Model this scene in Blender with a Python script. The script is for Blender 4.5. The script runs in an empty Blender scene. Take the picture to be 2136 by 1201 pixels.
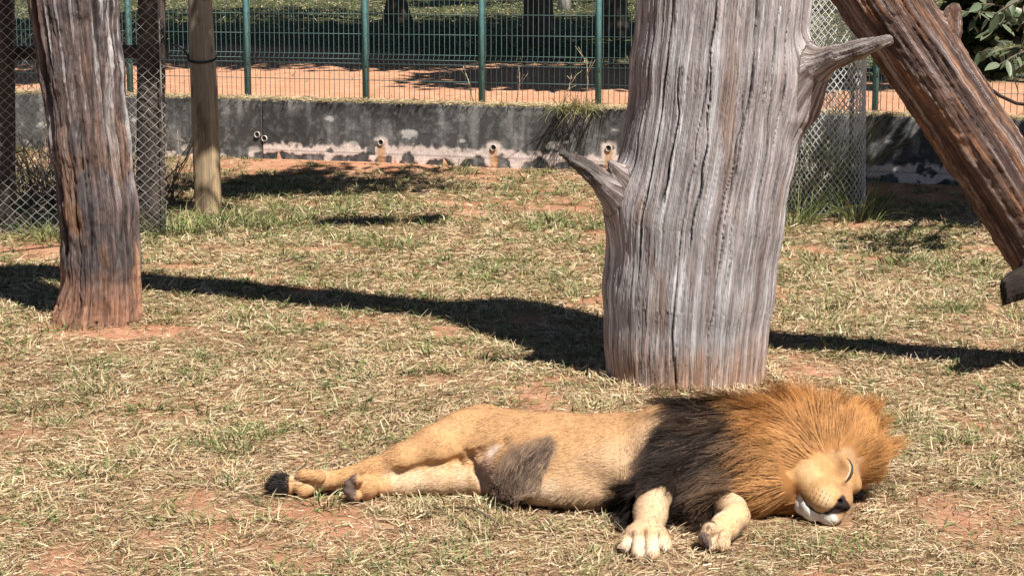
import bpy, math
import numpy as np
from mathutils import Vector, Matrix
from mathutils.bvhtree import BVHTree

# ------------------------------------------------------------------ camera, world, sun
SC = bpy.context.scene
COL = SC.collection
FPX, CX, CY = 3990.0, 1068.0, 600.5          # focal length in photo pixels (photo is 2136 wide)
CAM_H = 1.95
PITCH = math.atan(660.5 / FPX)
cam_data = bpy.data.cameras.new('camera')
cam_data.sensor_width = 36.0
cam_data.lens = 36.0 * FPX / 2136.0
cam_data.clip_start = 0.1
cam_data.clip_end = 2000
cam = bpy.data.objects.new('camera', cam_data)
cam.location = (0, 0, CAM_H)
cam.rotation_euler = (math.pi / 2 - PITCH, 0, 0)
COL.objects.link(cam)
SC.camera = cam

SUN_ELEV = math.radians(55)
SUN_AZ = math.atan2(0.53, -0.85)             # compass bearing of the sun, from +Y towards +X
sun_to = Vector((math.sin(SUN_AZ) * math.cos(SUN_ELEV), math.cos(SUN_AZ) * math.cos(SUN_ELEV), math.sin(SUN_ELEV)))
sl = bpy.data.lights.new('sun', 'SUN')
sl.energy = 5.0
sl.angle = math.radians(0.5)
sl.color = (1.0, 0.96, 0.90)
sun = bpy.data.objects.new('sun', sl)
sun.rotation_euler = (-sun_to).to_track_quat('-Z', 'Y').to_euler()
sun.location = (6, -6, 12)
COL.objects.link(sun)

world = bpy.data.worlds.new('World')
SC.world = world
world.use_nodes = True
wn = world.node_tree
wn.nodes.clear()
sky = wn.nodes.new('ShaderNodeTexSky')
sky.sky_type = 'NISHITA'
sky.sun_disc = False
sky.sun_elevation = SUN_ELEV
sky.sun_rotation = SUN_AZ
sky.altitude = 1500
sky.air_density = 0.7
sky.dust_density = 0.3
bg = wn.nodes.new('ShaderNodeBackground')
bg.inputs['Strength'].default_value = 0.05
wo = wn.nodes.new('ShaderNodeOutputWorld')
wn.links.new(sky.outputs[0], bg.inputs[0])
wn.links.new(bg.outputs[0], wo.inputs[0])

SC.view_settings.view_transform = 'Standard'
SC.view_settings.look = 'None'
SC.view_settings.exposure = 0.82
SC.view_settings.gamma = 1.0
SC.render.engine = 'CYCLES'
SC.cycles.max_bounces = 6
SC.cycles.diffuse_bounces = 2
SC.cycles.transparent_max_bounces = 8

# ------------------------------------------------------------------ helpers
rng = np.random.default_rng(11)
cp, sp = math.cos(PITCH), math.sin(PITCH)


def ray(px, py):
    a = (np.asarray(px, float) - CX) / FPX
    b = (CY - np.asarray(py, float)) / FPX
    return np.stack([a, b * sp + cp, b * cp - sp + 0 * a], -1)


def G(px, py, z=0.0):
    """world point at height z seen at a photo pixel"""
    d = ray(px, py)
    t = (np.asarray(z, float) - CAM_H) / d[..., 2]
    return np.array([0, 0, CAM_H]) + d * np.asarray(t)[..., None]


def V(px, py, Y):
    """world point at distance Y seen at a photo pixel"""
    d = ray(px, py)
    return np.array([0, 0, CAM_H]) + d * (np.asarray(Y, float) / d[..., 1])[..., None]


def to_px(P):
    P = np.asarray(P, float)
    x, y, z = P[..., 0], P[..., 1], P[..., 2] - CAM_H
    fw = y * cp - z * sp
    up = y * sp + z * cp
    return CX + FPX * x / fw, CY - FPX * up / fw


_LAT = np.random.default_rng(5).random((64, 64, 64)).astype(np.float32)


def noise(p):
    """smooth value noise in 0..1 on points (n,3)"""
    p = np.asarray(p, np.float32)
    i = np.floor(p).astype(np.int64)
    f = p - i
    f = f * f * (3 - 2 * f)
    i0 = i & 63
    i1 = (i + 1) & 63
    x0, y0, z0 = i0[..., 0], i0[..., 1], i0[..., 2]
    x1, y1, z1 = i1[..., 0], i1[..., 1], i1[..., 2]
    fx, fy, fz = f[..., 0], f[..., 1], f[..., 2]
    c00 = _LAT[x0, y0, z0] * (1 - fx) + _LAT[x1, y0, z0] * fx
    c10 = _LAT[x0, y1, z0] * (1 - fx) + _LAT[x1, y1, z0] * fx
    c01 = _LAT[x0, y0, z1] * (1 - fx) + _LAT[x1, y0, z1] * fx
    c11 = _LAT[x0, y1, z1] * (1 - fx) + _LAT[x1, y1, z1] * fx
    return (c00 * (1 - fy) + c10 * fy) * (1 - fz) + (c01 * (1 - fy) + c11 * fy) * fz


def fbm(p, o=4):
    p = np.asarray(p, np.float32)
    s, a, t = 0, 0.5, 0
    for k in range(o):
        s = s + a * noise(p * (2 ** k) + 17.3 * k)
        t += a
        a *= 0.5
    return s / t


def n2(x, y, s=1.0, o=4, off=0.0):
    return fbm(np.stack([x * s + off, y * s + 2 * off, np.zeros_like(x) + off], -1), o)


def sstep(a, b, x):
    t = np.clip((x - a) / (b - a), 0, 1)
    return t * t * (3 - 2 * t)


def lerp(a, b, t):
    return a + (b - a) * t


def unit(v):
    return v / np.maximum(np.linalg.norm(v, axis=-1, keepdims=True), 1e-9)


def mesh_obj(name, verts, faces, mat, parent=None, smooth=True, attrs=None, loc=None):
    """faces: (n,3) or (n,4) array, or a list of such arrays"""
    verts = np.asarray(verts, np.float32).reshape(-1, 3)
    if loc is not None:
        verts = verts - np.asarray(loc, np.float32)
    fl = faces if isinstance(faces, list) else [faces]
    fl = [np.asarray(f, np.int32) for f in fl if len(f)]
    me = bpy.data.meshes.new(name)
    me.vertices.add(len(verts))
    me.vertices.foreach_set('co', verts.ravel())
    idx = np.concatenate([f.ravel() for f in fl])
    tot = np.concatenate([np.full(len(f), f.shape[1], np.int32) for f in fl])
    start = np.concatenate([[0], np.cumsum(tot)[:-1]]).astype(np.int32)
    me.loops.add(len(idx))
    me.loops.foreach_set('vertex_index', idx)
    me.polygons.add(len(tot))
    me.polygons.foreach_set('loop_start', start)
    me.polygons.foreach_set('loop_total', tot)
    if smooth:
        me.polygons.foreach_set('use_smooth', np.ones(len(tot), bool))
    for k, a in (attrs or {}).items():
        a = np.asarray(a, np.float32)
        if a.ndim == 1:
            at = me.attributes.new(k, 'FLOAT', 'POINT')
            at.data.foreach_set('value', a)
        elif k == 'col':
            at = me.attributes.new(k, 'FLOAT_COLOR', 'POINT')
            at.data.foreach_set('color', np.concatenate([a, np.ones((len(a), 1), np.float32)], 1).ravel())
        else:
            at = me.attributes.new(k, 'FLOAT_VECTOR', 'POINT')
            at.data.foreach_set('vector', a.ravel())
    me.update(calc_edges=True)
    me.materials.append(mat)
    o = bpy.data.objects.new(name, me)
    COL.objects.link(o)
    if parent is not None:
        o.parent = parent
    elif loc is not None:
        o.location = loc
    return o


def tag(o, label=None, cat=None, group=None, kind=None):
    if label: o['label'] = label
    if cat: o['category'] = cat
    if group: o['group'] = group
    if kind: o['kind'] = kind
    return o


def thing(name, label, cat, loc=(0, 0, 0), rz=0, group=None):
    o = bpy.data.objects.new(name, None)
    o.empty_display_size = 0.1
    COL.objects.link(o)
    o.location = tuple(float(v) for v in loc)
    o.rotation_euler = (0, 0, rz)
    return tag(o, label, cat, group)


class MB:
    """collects boxes and tubes into one mesh"""
    def __init__(s):
        s.v, s.q, s.t, s.c, s.n = [], [], [], [], 0

    def add(s, v, q=None, t=None, col=None):
        v = np.asarray(v, float).reshape(-1, 3)
        if q is not None and len(q): s.q.append(np.asarray(q, int).reshape(-1, 4) + s.n)
        if t is not None and len(t): s.t.append(np.asarray(t, int).reshape(-1, 3) + s.n)
        s.v.append(v)
        if col is not None:
            s.c.append(np.broadcast_to(np.asarray(col, float), v.shape))
        s.n += len(v)

    def box(s, c, d, col=None):
        c, d = np.asarray(c, float), np.asarray(d, float) / 2
        v = np.array([[x, y, z] for z in (-1, 1) for y in (-1, 1) for x in (-1, 1)]) * d + c
        s.add(v, [[0, 2, 3, 1], [4, 5, 7, 6], [0, 1, 5, 4], [2, 6, 7, 3], [0, 4, 6, 2], [1, 3, 7, 5]], col=col)

    def tube(s, pts, r, n=5, cap=True, col=None):
        pts = np.asarray(pts, float)
        m = len(pts)
        r = np.broadcast_to(np.asarray(r, float), (m,))
        t = unit(np.gradient(pts, axis=0))
        ref = np.array([0, 0, 1.0]) if abs(t[:, 2].mean()) < 0.8 else np.array([1.0, 0, 0])
        a = unit(np.cross(t, ref))
        b = np.cross(t, a)
        ang = np.arange(n) / n * 2 * math.pi
        v = pts[:, None] + r[:, None, None] * (a[:, None] * np.cos(ang)[None, :, None] + b[:, None] * np.sin(ang)[None, :, None])
        i = np.arange(m - 1)[:, None] * n
        j = np.arange(n)[None]
        k = (np.arange(n) + 1)[None] % n
        q = np.stack([i + j, i + n + j, i + n + k, i + k], -1).reshape(-1, 4)
        tt = []
        vv = v.reshape(-1, 3)
        if cap:
            vv = np.concatenate([vv, pts[:1], pts[-1:]])
            c0, c1 = m * n, m * n + 1
            for jj in range(n):
                kk = (jj + 1) % n
                tt += [[c0, jj, kk], [c1, (m - 1) * n + kk, (m - 1) * n + jj]]
        s.add(vv, q, tt, col)

    def build(s, name, mat, parent=None, smooth=False, loc=None, attrs=None):
        f = []
        if s.q: f.append(np.concatenate(s.q))
        if s.t: f.append(np.concatenate(s.t))
        at = dict(attrs or {})
        if s.c: at['col'] = np.concatenate(s.c)
        return mesh_obj(name, np.concatenate(s.v), f, mat, parent, smooth, at, loc)


def strips(P, W, side, col, tip=0.15):
    """P (n,m,3) centre lines, W (n,) widths, side (n,3) or (n,m,3), col (n,3) or (n,m,3) -> verts, quads, colours"""
    n, m, _ = P.shape
    if side.ndim == 2: side = np.repeat(side[:, None], m, 1)
    prof = np.linspace(1, tip, m) ** 0.7
    off = side * (W[:, None] * prof[None])[..., None] * 0.5
    v = np.stack([P - off, P + off], 2).reshape(-1, 3)
    b = (np.arange(n) * m * 2)[:, None]
    k = (np.arange(m - 1) * 2)[None]
    q = np.stack([b + k, b + k + 1, b + k + 3, b + k + 2], -1).reshape(-1, 4)
    if col.ndim == 2: col = np.repeat(col[:, None], m, 1)
    c = np.repeat(col[:, :, None], 2, 2).reshape(-1, 3)
    return v, q, c


# ---- implicit shapes -> one continuous mesh
class Field:
    def __init__(s, lo, hi, h):
        s.lo, s.h = np.asarray(lo, float), h
        n = np.ceil((np.asarray(hi, float) - s.lo) / h).astype(int) + 1
        s.A = np.ones(n, np.float32)
        s.ax = [(s.lo[i] + h * np.arange(n[i])).astype(np.float32) for i in range(3)]

    def _sub(s, lo, hi):
        sl_ = []
        for i in range(3):
            a = int(np.clip(math.floor((lo[i] - s.lo[i]) / s.h), 0, s.A.shape[i]))
            b = int(np.clip(math.ceil((hi[i] - s.lo[i]) / s.h) + 1, 0, s.A.shape[i]))
            sl_.append(slice(a, b))
        return tuple(sl_), s.ax[0][sl_[0]][:, None, None], s.ax[1][sl_[1]][None, :, None], s.ax[2][sl_[2]][None, None, :]

    def _mix(s, sl_, d, k, sub):
        A = s.A[sl_]
        if A.size == 0: return
        if sub:
            d = -d
            hh = np.maximum(k - np.abs(A - d), 0) / k
            s.A[sl_] = np.maximum(A, d) + hh * hh * k * 0.25
        else:
            hh = np.maximum(k - np.abs(A - d), 0) / k
            s.A[sl_] = np.minimum(A, d) - hh * hh * k * 0.25

    def cone(s, a, b, ra, rb, k=0.03, sub=False):
        a, b = np.asarray(a, float), np.asarray(b, float)
        R = max(ra, rb) + k + 0.04
        sl_, X, Y, Z = s._sub(np.minimum(a, b) - R, np.maximum(a, b) + R)
        d = b - a
        t = np.clip(((X - a[0]) * d[0] + (Y - a[1]) * d[1] + (Z - a[2]) * d[2]) / max(d @ d, 1e-9), 0, 1)
        D = np.sqrt((X - a[0] - t * d[0]) ** 2 + (Y - a[1] - t * d[1]) ** 2 + (Z - a[2] - t * d[2]) ** 2) - (ra + (rb - ra) * t)
        s._mix(sl_, D.astype(np.float32), k, sub)

    def chain(s, pts, rs, k=0.03):
        for i in range(len(pts) - 1):
            s.cone(pts[i], pts[i + 1], rs[i], rs[i + 1], k)

    def ell(s, c, r, ax=None, k=0.03, sub=False):
        c, r = np.asarray(c, float), np.asarray(r, float)
        ax = np.eye(3) if ax is None else np.asarray(ax, float)
        ext = np.sqrt(((ax * r[:, None]) ** 2).sum(0)) + k + 0.04
        sl_, X, Y, Z = s._sub(c - ext, c + ext)
        X, Y, Z = X - c[0], Y - c[1], Z - c[2]
        k0 = k1 = 0
        for i in range(3):
            p = ax[i, 0] * X + ax[i, 1] * Y + ax[i, 2] * Z
            k0 = k0 + (p / r[i]) ** 2
            k1 = k1 + (p / r[i] ** 2) ** 2
        k0, k1 = np.sqrt(k0), np.sqrt(k1)
        D = k0 * (k0 - 1) / np.maximum(k1, 1e-6)
        s._mix(sl_, D.astype(np.float32), k, sub)

    def mesh(s):
        A, h = s.A, s.h
        S = A < 0
        c = np.zeros(tuple(n - 1 for n in A.shape), np.uint8)
        offs = [(x, y, z) for x in (0, 1) for y in (0, 1) for z in (0, 1)]
        nx, ny, nz = c.shape
        for x, y, z in offs:
            c += S[x:x + nx, y:y + ny, z:z + nz]
        idx = np.argwhere((c > 0) & (c < 8))
        ids = np.full(c.shape, -1, np.int32)
        ids[idx[:, 0], idx[:, 1], idx[:, 2]] = np.arange(len(idx))
        vals = np.stack([A[idx[:, 0] + x, idx[:, 1] + y, idx[:, 2] + z] for x, y, z in offs], 1)
        acc = np.zeros((len(idx), 3))
        cnt = np.zeros((len(idx), 1))
        for i in range(8):
            for j in range(i + 1, 8):
                if sum(abs(offs[i][q] - offs[j][q]) for q in range(3)) != 1: continue
                va, vb = vals[:, i], vals[:, j]
                m = (va < 0) != (vb < 0)
                t = np.where(m, va / np.where(m, va - vb, 1), 0)
                p = np.array(offs[i]) + t[:, None] * (np.array(offs[j]) - np.array(offs[i]))
                acc += p * m[:, None]
                cnt += m[:, None]
        verts = s.lo + h * (idx + acc / cnt)
        quads = []
        for ax in range(3):
            a = [slice(None)] * 3
            b = [slice(None)] * 3
            a[ax], b[ax] = slice(0, -1), slice(1, None)
            inn = [slice(1, -1)] * 3
            inn[ax] = slice(None)
            D = (S[tuple(a)] != S[tuple(b)])[tuple(inn)]
            e = np.argwhere(D)
            o = np.ones(3, int)
            o[ax] = 0
            e = e + o
            i, j, k = e.T
            ins = S[i, j, k]
            if ax == 0: q = [ids[i, j - 1, k - 1], ids[i, j, k - 1], ids[i, j, k], ids[i, j - 1, k]]
            elif ax == 1: q = [ids[i - 1, j, k - 1], ids[i - 1, j, k], ids[i, j, k], ids[i, j, k - 1]]
            else: q = [ids[i - 1, j - 1, k], ids[i, j - 1, k], ids[i, j, k], ids[i - 1, j, k]]
            q = np.stack(q, 1)
            q[~ins] = q[~ins][:, ::-1]
            quads.append(q)
        return verts, np.concatenate(quads)


def vnormals(v, q):
    n = np.cross(v[q[:, 2]] - v[q[:, 0]], v[q[:, 3 if q.shape[1] == 4 else 1]] - v[q[:, 1 if q.shape[1] == 4 else 0]])
    out = np.zeros_like(v)
    for i in range(q.shape[1]):
        for a in range(3):
            out[:, a] += np.bincount(q[:, i], n[:, a], minlength=len(v))
    return unit(out)


def sample_faces(v, q, nrm, w, n, r):
    """n random points on quads with weight w per face"""
    area = 0.5 * np.linalg.norm(np.cross(v[q[:, 2]] - v[q[:, 0]], v[q[:, 3]] - v[q[:, 1]]), axis=1)
    p = area * w
    p = p / p.sum()
    f = r.choice(len(q), n, p=p)
    a, b = r.random((n, 1)), r.random((n, 1))
    c = q[f]
    lerp2 = lambda X: (X[c[:, 0]] * (1 - a) + X[c[:, 1]] * a) * (1 - b) + (X[c[:, 3]] * (1 - a) + X[c[:, 2]] * a) * b
    return lerp2(v), unit(lerp2(nrm)), f


# ------------------------------------------------------------------ materials
def new_mat(name):
    m = bpy.data.materials.new(name)
    m.use_nodes = True
    nt = m.node_tree
    nt.nodes.clear()
    out = nt.nodes.new('ShaderNodeOutputMaterial')
    b = nt.nodes.new('ShaderNodeBsdfPrincipled')
    nt.links.new(b.outputs[0], out.inputs[0])
    return m, nt, b, out


def nd(nt, t, **kw):
    n = nt.nodes.new(t)
    for k, v in kw.items():
        if k in n.inputs: n.inputs[k].default_value = v
        else: setattr(n, k, v)
    return n


def ramp(nt, fac, stops):
    r = nt.nodes.new('ShaderNodeValToRGB')
    e = r.color_ramp.elements
    while len(e) < len(stops): e.new(0.5)
    for i, (p, c) in enumerate(stops):
        e[i].position = p
        e[i].color = (*c, 1) if len(c) == 3 else c
    nt.links.new(fac, r.inputs[0])
    return r.outputs[0]


def mixc(nt, mode, fac, a, b):
    m = nt.nodes.new('ShaderNodeMix')
    m.data_type = 'RGBA'
    m.blend_type = mode
    for s, v in ((m.inputs[0], fac), (m.inputs[6], a), (m.inputs[7], b)):
        if hasattr(v, 'links'): nt.links.new(v, s)
        else: s.default_value = v if not isinstance(v, tuple) else ((*v, 1) if len(v) == 3 else v)
    return m.outputs[2]


def attr_node(nt, name, out='Color'):
    a = nt.nodes.new('ShaderNodeAttribute')
    a.attribute_name = name
    return a.outputs[out]


def mat_plain(name, col, rough=0.6, metal=0.0, var=0.25, scale=30, bump=0.0, spec=0.4):
    m, nt, b, o = new_mat(name)
    tc = nd(nt, 'ShaderNodeTexCoord')
    nz = nd(nt, 'ShaderNodeTexNoise', Scale=scale, Detail=5)
    nt.links.new(tc.outputs['Object'], nz.inputs['Vector'])
    c = ramp(nt, nz.outputs['Fac'], [(0.3, tuple(x * (1 - var) for x in col)), (0.7, tuple(min(1, x * (1 + var)) for x in col))])
    nt.links.new(c, b.inputs['Base Color'])
    b.inputs['Roughness'].default_value = rough
    b.inputs['Metallic'].default_value = metal
    b.inputs['Specular IOR Level'].default_value = spec
    if bump:
        bp = nd(nt, 'ShaderNodeBump', Strength=bump, Distance=0.01)
        nt.links.new(nz.outputs['Fac'], bp.inputs['Height'])
        nt.links.new(bp.outputs[0], b.inputs['Normal'])
    return m


def mat_attr(name, rough=0.8, spec=0.2, trans=0.0, sheen=0.0, nscale=0, nvar=0.2, bump=0.0):
    """colour comes from the point colours of the mesh"""
    m, nt, b, o = new_mat(name)
    c = attr_node(nt, 'col')
    if nscale:
        tc = nd(nt, 'ShaderNodeTexCoord')
        nz = nd(nt, 'ShaderNodeTexNoise', Scale=nscale, Detail=6, Roughness=0.65)
        nt.links.new(tc.outputs['Object'], nz.inputs['Vector'])
        g = ramp(nt, nz.outputs['Fac'], [(0.3, (1 - nvar,) * 3), (0.7, (1 + nvar,) * 3)])
        c = mixc(nt, 'MULTIPLY', 1.0, c, g)
        if bump:
            bp = nd(nt, 'ShaderNodeBump', Strength=bump, Distance=0.01)
            nt.links.new(nz.outputs['Fac'], bp.inputs['Height'])
            nt.links.new(bp.outputs[0], b.inputs['Normal'])
    nt.links.new(c, b.inputs['Base Color'])
    b.inputs['Roughness'].default_value = rough
    b.inputs['Specular IOR Level'].default_value = spec
    if sheen:
        b.inputs['Sheen Weight'].default_value = sheen
    if trans:
        t = nd(nt, 'ShaderNodeBsdfTranslucent')
        nt.links.new(c, t.inputs[0])
        mx = nd(nt, 'ShaderNodeMixShader')
        mx.inputs[0].default_value = trans
        nt.links.new(b.outputs[0], mx.inputs[1])
        nt.links.new(t.outputs[0], mx.inputs[2])
        nt.links.new(mx.outputs[0], o.inputs[0])
    return m


def mat_wood(name, streak=0.45, bump=0.6, rough=0.85):
    """point colours times fine grain that runs along the trunk (grain = girth, length, 0 in metres)"""
    m, nt, b, o = new_mat(name)
    g = attr_node(nt, 'grain', 'Vector')
    fine = None
    hs = []
    col = attr_node(nt, 'col')
    for sc, var, det in (((45, 2.6, 1), streak, 6), ((170, 7, 1), streak * 0.7, 4), ((14, 14, 1), streak * 0.35, 5)):
        mp = nd(nt, 'ShaderNodeMapping')
        mp.inputs['Scale'].default_value = sc
        nt.links.new(g, mp.inputs['Vector'])
        nz = nd(nt, 'ShaderNodeTexNoise', Scale=1.0, Detail=det, Roughness=0.6)
        nt.links.new(mp.outputs[0], nz.inputs['Vector'])
        gg = ramp(nt, nz.outputs['Fac'], [(0.28, (1 - var,) * 3), (0.5, (1.0,) * 3), (0.72, (1 + var,) * 3)])
        col = mixc(nt, 'MULTIPLY', 1.0, col, gg)
        hs.append(nz.outputs['Fac'])
    add = nd(nt, 'ShaderNodeMath', operation='ADD')
    nt.links.new(hs[0], add.inputs[0])
    nt.links.new(hs[1], add.inputs[1])
    bp = nd(nt, 'ShaderNodeBump', Strength=min(1.0, bump * 1.5), Distance=0.015)
    nt.links.new(add.outputs[0], bp.inputs['Height'])
    nt.links.new(bp.outputs[0], b.inputs['Normal'])
    nt.links.new(col, b.inputs['Base Color'])
    b.inputs['Roughness'].default_value = rough
    b.inputs['Specular IOR Level'].default_value = 0.25
    return m


def mat_ground():
    m, nt, b, o = new_mat('soil_and_thatch')
    tc = nd(nt, 'ShaderNodeTexCoord')
    n1 = nd(nt, 'ShaderNodeTexNoise', Scale=3.0, Detail=8, Roughness=0.65)
    n2_ = nd(nt, 'ShaderNodeTexNoise', Scale=60.0, Detail=6, Roughness=0.7)
    n3 = nd(nt, 'ShaderNodeTexNoise', Scale=11.0, Detail=5, Roughness=0.6)
    for n in (n1, n2_, n3): nt.links.new(tc.outputs['Object'], n.inputs['Vector'])
    soil = ramp(nt, n1.outputs['Fac'], [(0.3, (0.38, 0.17, 0.09)), (0.55, (0.50, 0.255, 0.15)), (0.75, (0.60, 0.36, 0.235))])
    thatch = ramp(nt, n2_.outputs['Fac'], [(0.3, (0.20, 0.105, 0.055)), (0.55, (0.38, 0.235, 0.135)), (0.75, (0.52, 0.37, 0.22))])
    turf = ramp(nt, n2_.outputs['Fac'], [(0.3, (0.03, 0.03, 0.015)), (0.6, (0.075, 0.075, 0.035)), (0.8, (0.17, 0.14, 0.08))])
    sm = attr_node(nt, 'soil', 'Fac')
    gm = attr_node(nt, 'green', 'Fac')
    pm = attr_node(nt, 'pale', 'Fac')
    dusty = ramp(nt, n1.outputs['Fac'], [(0.3, (0.52, 0.25, 0.14)), (0.7, (0.62, 0.35, 0.22))])
    soil = mixc(nt, 'MIX', pm, soil, dusty)
    c = mixc(nt, 'MIX', sm, thatch, soil)
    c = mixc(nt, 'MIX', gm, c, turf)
    g = ramp(nt, n3.outputs['Fac'], [(0.3, (0.8,) * 3), (0.7, (1.15,) * 3)])
    c = mixc(nt, 'MULTIPLY', 1.0, c, g)
    nt.links.new(c, b.inputs['Base Color'])
    b.inputs['Roughness'].default_value = 0.95
    b.inputs['Specular IOR Level'].default_value = 0.1
    bp = nd(nt, 'ShaderNodeBump', Strength=0.7, Distance=0.03)
    ad = nd(nt, 'ShaderNodeMath', operation='ADD')
    nt.links.new(n2_.outputs['Fac'], ad.inputs[0])
    nt.links.new(n3.outputs['Fac'], ad.inputs[1])
    nt.links.new(ad.outputs[0], bp.inputs['Height'])
    nt.links.new(bp.outputs[0], b.inputs['Normal'])
    return m


M = {
    'ground': mat_ground(),
    'grass': mat_attr('grass_blades', rough=0.6, spec=0.25, trans=0.12),
    'leaf': mat_attr('leaf_surface', rough=0.38, spec=0.5, trans=0.2),
    'crown': mat_attr('crown_leaves', rough=0.5, spec=0.3, trans=0.25),
    'fur': mat_attr('short_fur', rough=0.8, spec=0.15, sheen=0.15),
    'mane': mat_attr('mane_hair', rough=0.6, spec=0.15),
    'skin': mat_attr('lion_coat', rough=0.85, spec=0.15, nscale=60, nvar=0.12, bump=0.25),
    'grey_wood': mat_wood('weathered_grey_wood'),
    'brown_wood': mat_wood('brown_bark', streak=0.5, bump=0.8),
    'red_wood': mat_wood('reddish_bark', streak=0.5, bump=0.8),
    'post_wood': mat_wood('peeled_pole_wood', streak=0.3, bump=0.3, rough=0.7),
    'dark_wood': mat_wood('dark_timber', streak=0.4, bump=0.4),
    'concrete': mat_attr('stained_concrete', rough=0.9, spec=0.2, nscale=45, nvar=0.28, bump=0.4),
    'green_paint': mat_plain('green_fence_paint', (0.085, 0.185, 0.175), 0.45, 0.0, 0.15),
    'green_wire': mat_plain('green_coated_wire', (0.075, 0.13, 0.12), 0.45, 0.0, 0.15),
    'galv': mat_plain('galvanised_wire', (0.38, 0.37, 0.34), 0.5, 0.15, 0.3),
    'new_wire': mat_plain('bright_galvanised_wire', (0.68, 0.67, 0.63), 0.45, 0.1, 0.25),
    'old_wire': mat_plain('dull_wire', (0.30, 0.27, 0.23), 0.6, 0.2, 0.35),
    'pvc': mat_plain('drain_pipe_plastic', (0.45, 0.40, 0.34), 0.6, 0, 0.25),
    'dark_hole': mat_plain('pipe_inside', (0.03, 0.025, 0.02), 0.9),
    'black_wire': mat_plain('black_tie_wire', (0.03, 0.025, 0.022), 0.6),
    'lid': mat_plain('dark_eyelid', (0.018, 0.012, 0.01), 0.5),
    'pale_lid': mat_plain('pale_eyelid_rim', (0.52, 0.42, 0.28), 0.7),
    'whisker': mat_plain('whisker', (0.8, 0.76, 0.7), 0.4),
    'pad': mat_plain('paw_pad_skin', (0.13, 0.085, 0.07), 0.75, 0, 0.35, 60, 0.4),
    'claw': mat_plain('claw_horn', (0.12, 0.09, 0.07), 0.4),
}

# ------------------------------------------------------------------ layout of the setting
# retaining wall runs along a line that comes nearer towards the right
WX0, WY0, WS = 0.0, 18.45, -0.37             # wall face: y = WY0 + WS * x


def wall_y(x):
    return WY0 + WS * x


W_ANG = math.atan(WS)
W_LEN = math.hypot(1, WS)


def bank(x, y):                               # distance behind the wall face (along y)
    return y - wall_y(x)


def ground_z(x, y):
    x, y = np.asarray(x, float), np.asarray(y, float)
    b = bank(x, y)
    low = 0.035 * (n2(x, y, 0.9, 3, 3.1) - 0.5) + 0.012 * (n2(x, y, 5, 3, 9.7) - 0.5)
    low = low * sstep(5.0, 6.0, y)
    low = low + 0.07 * sstep(-0.9, 0.0, b)
    up = 0.60 + 0.021 * np.maximum(b, 0) + 0.10 * (n2(x, y, 0.35, 3, 5.5) - 0.5)
    up = up + 0.0006 * np.maximum(b - 25, 0) ** 1.5
    return np.where(b > 0.1, up, low)


def gauss(x, y, px, py, rx, ry):
    c = G(px, py)
    return np.exp(-((x - c[0]) / rx) ** 2 - ((y - c[1]) / ry) ** 2)


SOIL = [(690, 1095, .15, .2, 1.1), (460, 1112, .09, .16, .9), (385, 1045, .10, .15, .8), (2030, 1085, .22, .3, .8), (130, 1170, .12, .2, .6),
        (215, 692, .38, .22, 1.5), (330, 690, .12, .2, .8), (760, 660, .35, .3, .6), (60, 520, .6, .6, .9), (1230, 493, .25, .5, .8),
        (1000, 352, 1.9, .7, 1.3), (780, 352, .5, .5, 1.2), (1950, 412, 1.2, .55, 1.3), (1770, 468, .25, .3, 1.0), (560, 355, .8, .4, .9),
        (1440, 860, .35, .3, .4), (120, 880, .3, .3, .5), (330, 850, .25, .3, .5), (580, 1180, .2, .2, .5), (1120, 830, .2, .3, .4)]
GREEN = [(480, 470, .6, .7, 1.0), (330, 470, .5, .5, .9), (740, 450, .8, .9, .7), (560, 400, .6, .8, .7), (100, 475, .8, .4, .9),
         (1700, 440, .4, .5, 1.0), (1830, 430, .4, .5, .7), (1900, 900, .3, .4, .6), (500, 920, .25, .3, .5), (900, 640, .6, .3, .5),
         (70, 880, .25, .3, .5), (380, 780, .25, .25, .4), (1960, 580, .8, .7, .4), (1250, 440, .5, 1.2, .4), (600, 690, .2, .2, .6)]


def soil_mask(x, y):
    s = 0
    for px, py, rx, ry, a in SOIL: s = s + a * gauss(x, y, px, py, rx, ry)
    nn = n2(x, y, 2.2, 4, 1.7)
    s = s * lerp(0.6, 1.4, n2(x, y, 6, 3, 8.8)) + 1.1 * sstep(0.58, 0.74, nn) + .25 * sstep(.5, .62, n2(x, y, 5.5, 3, 14.4))
    return np.clip(s, 0, 1)


def green_mask(x, y):
    s = 0
    for px, py, rx, ry, a in GREEN: s = s + a * gauss(x, y, px, py, rx, ry)
    return np.clip(s * lerp(0.3, 1.5, n2(x, y, 4, 3, 4.4)) + 0.7 * sstep(0.58, 0.75, n2(x, y, 2.6, 4, 22.2)), 0, 1)


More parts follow.
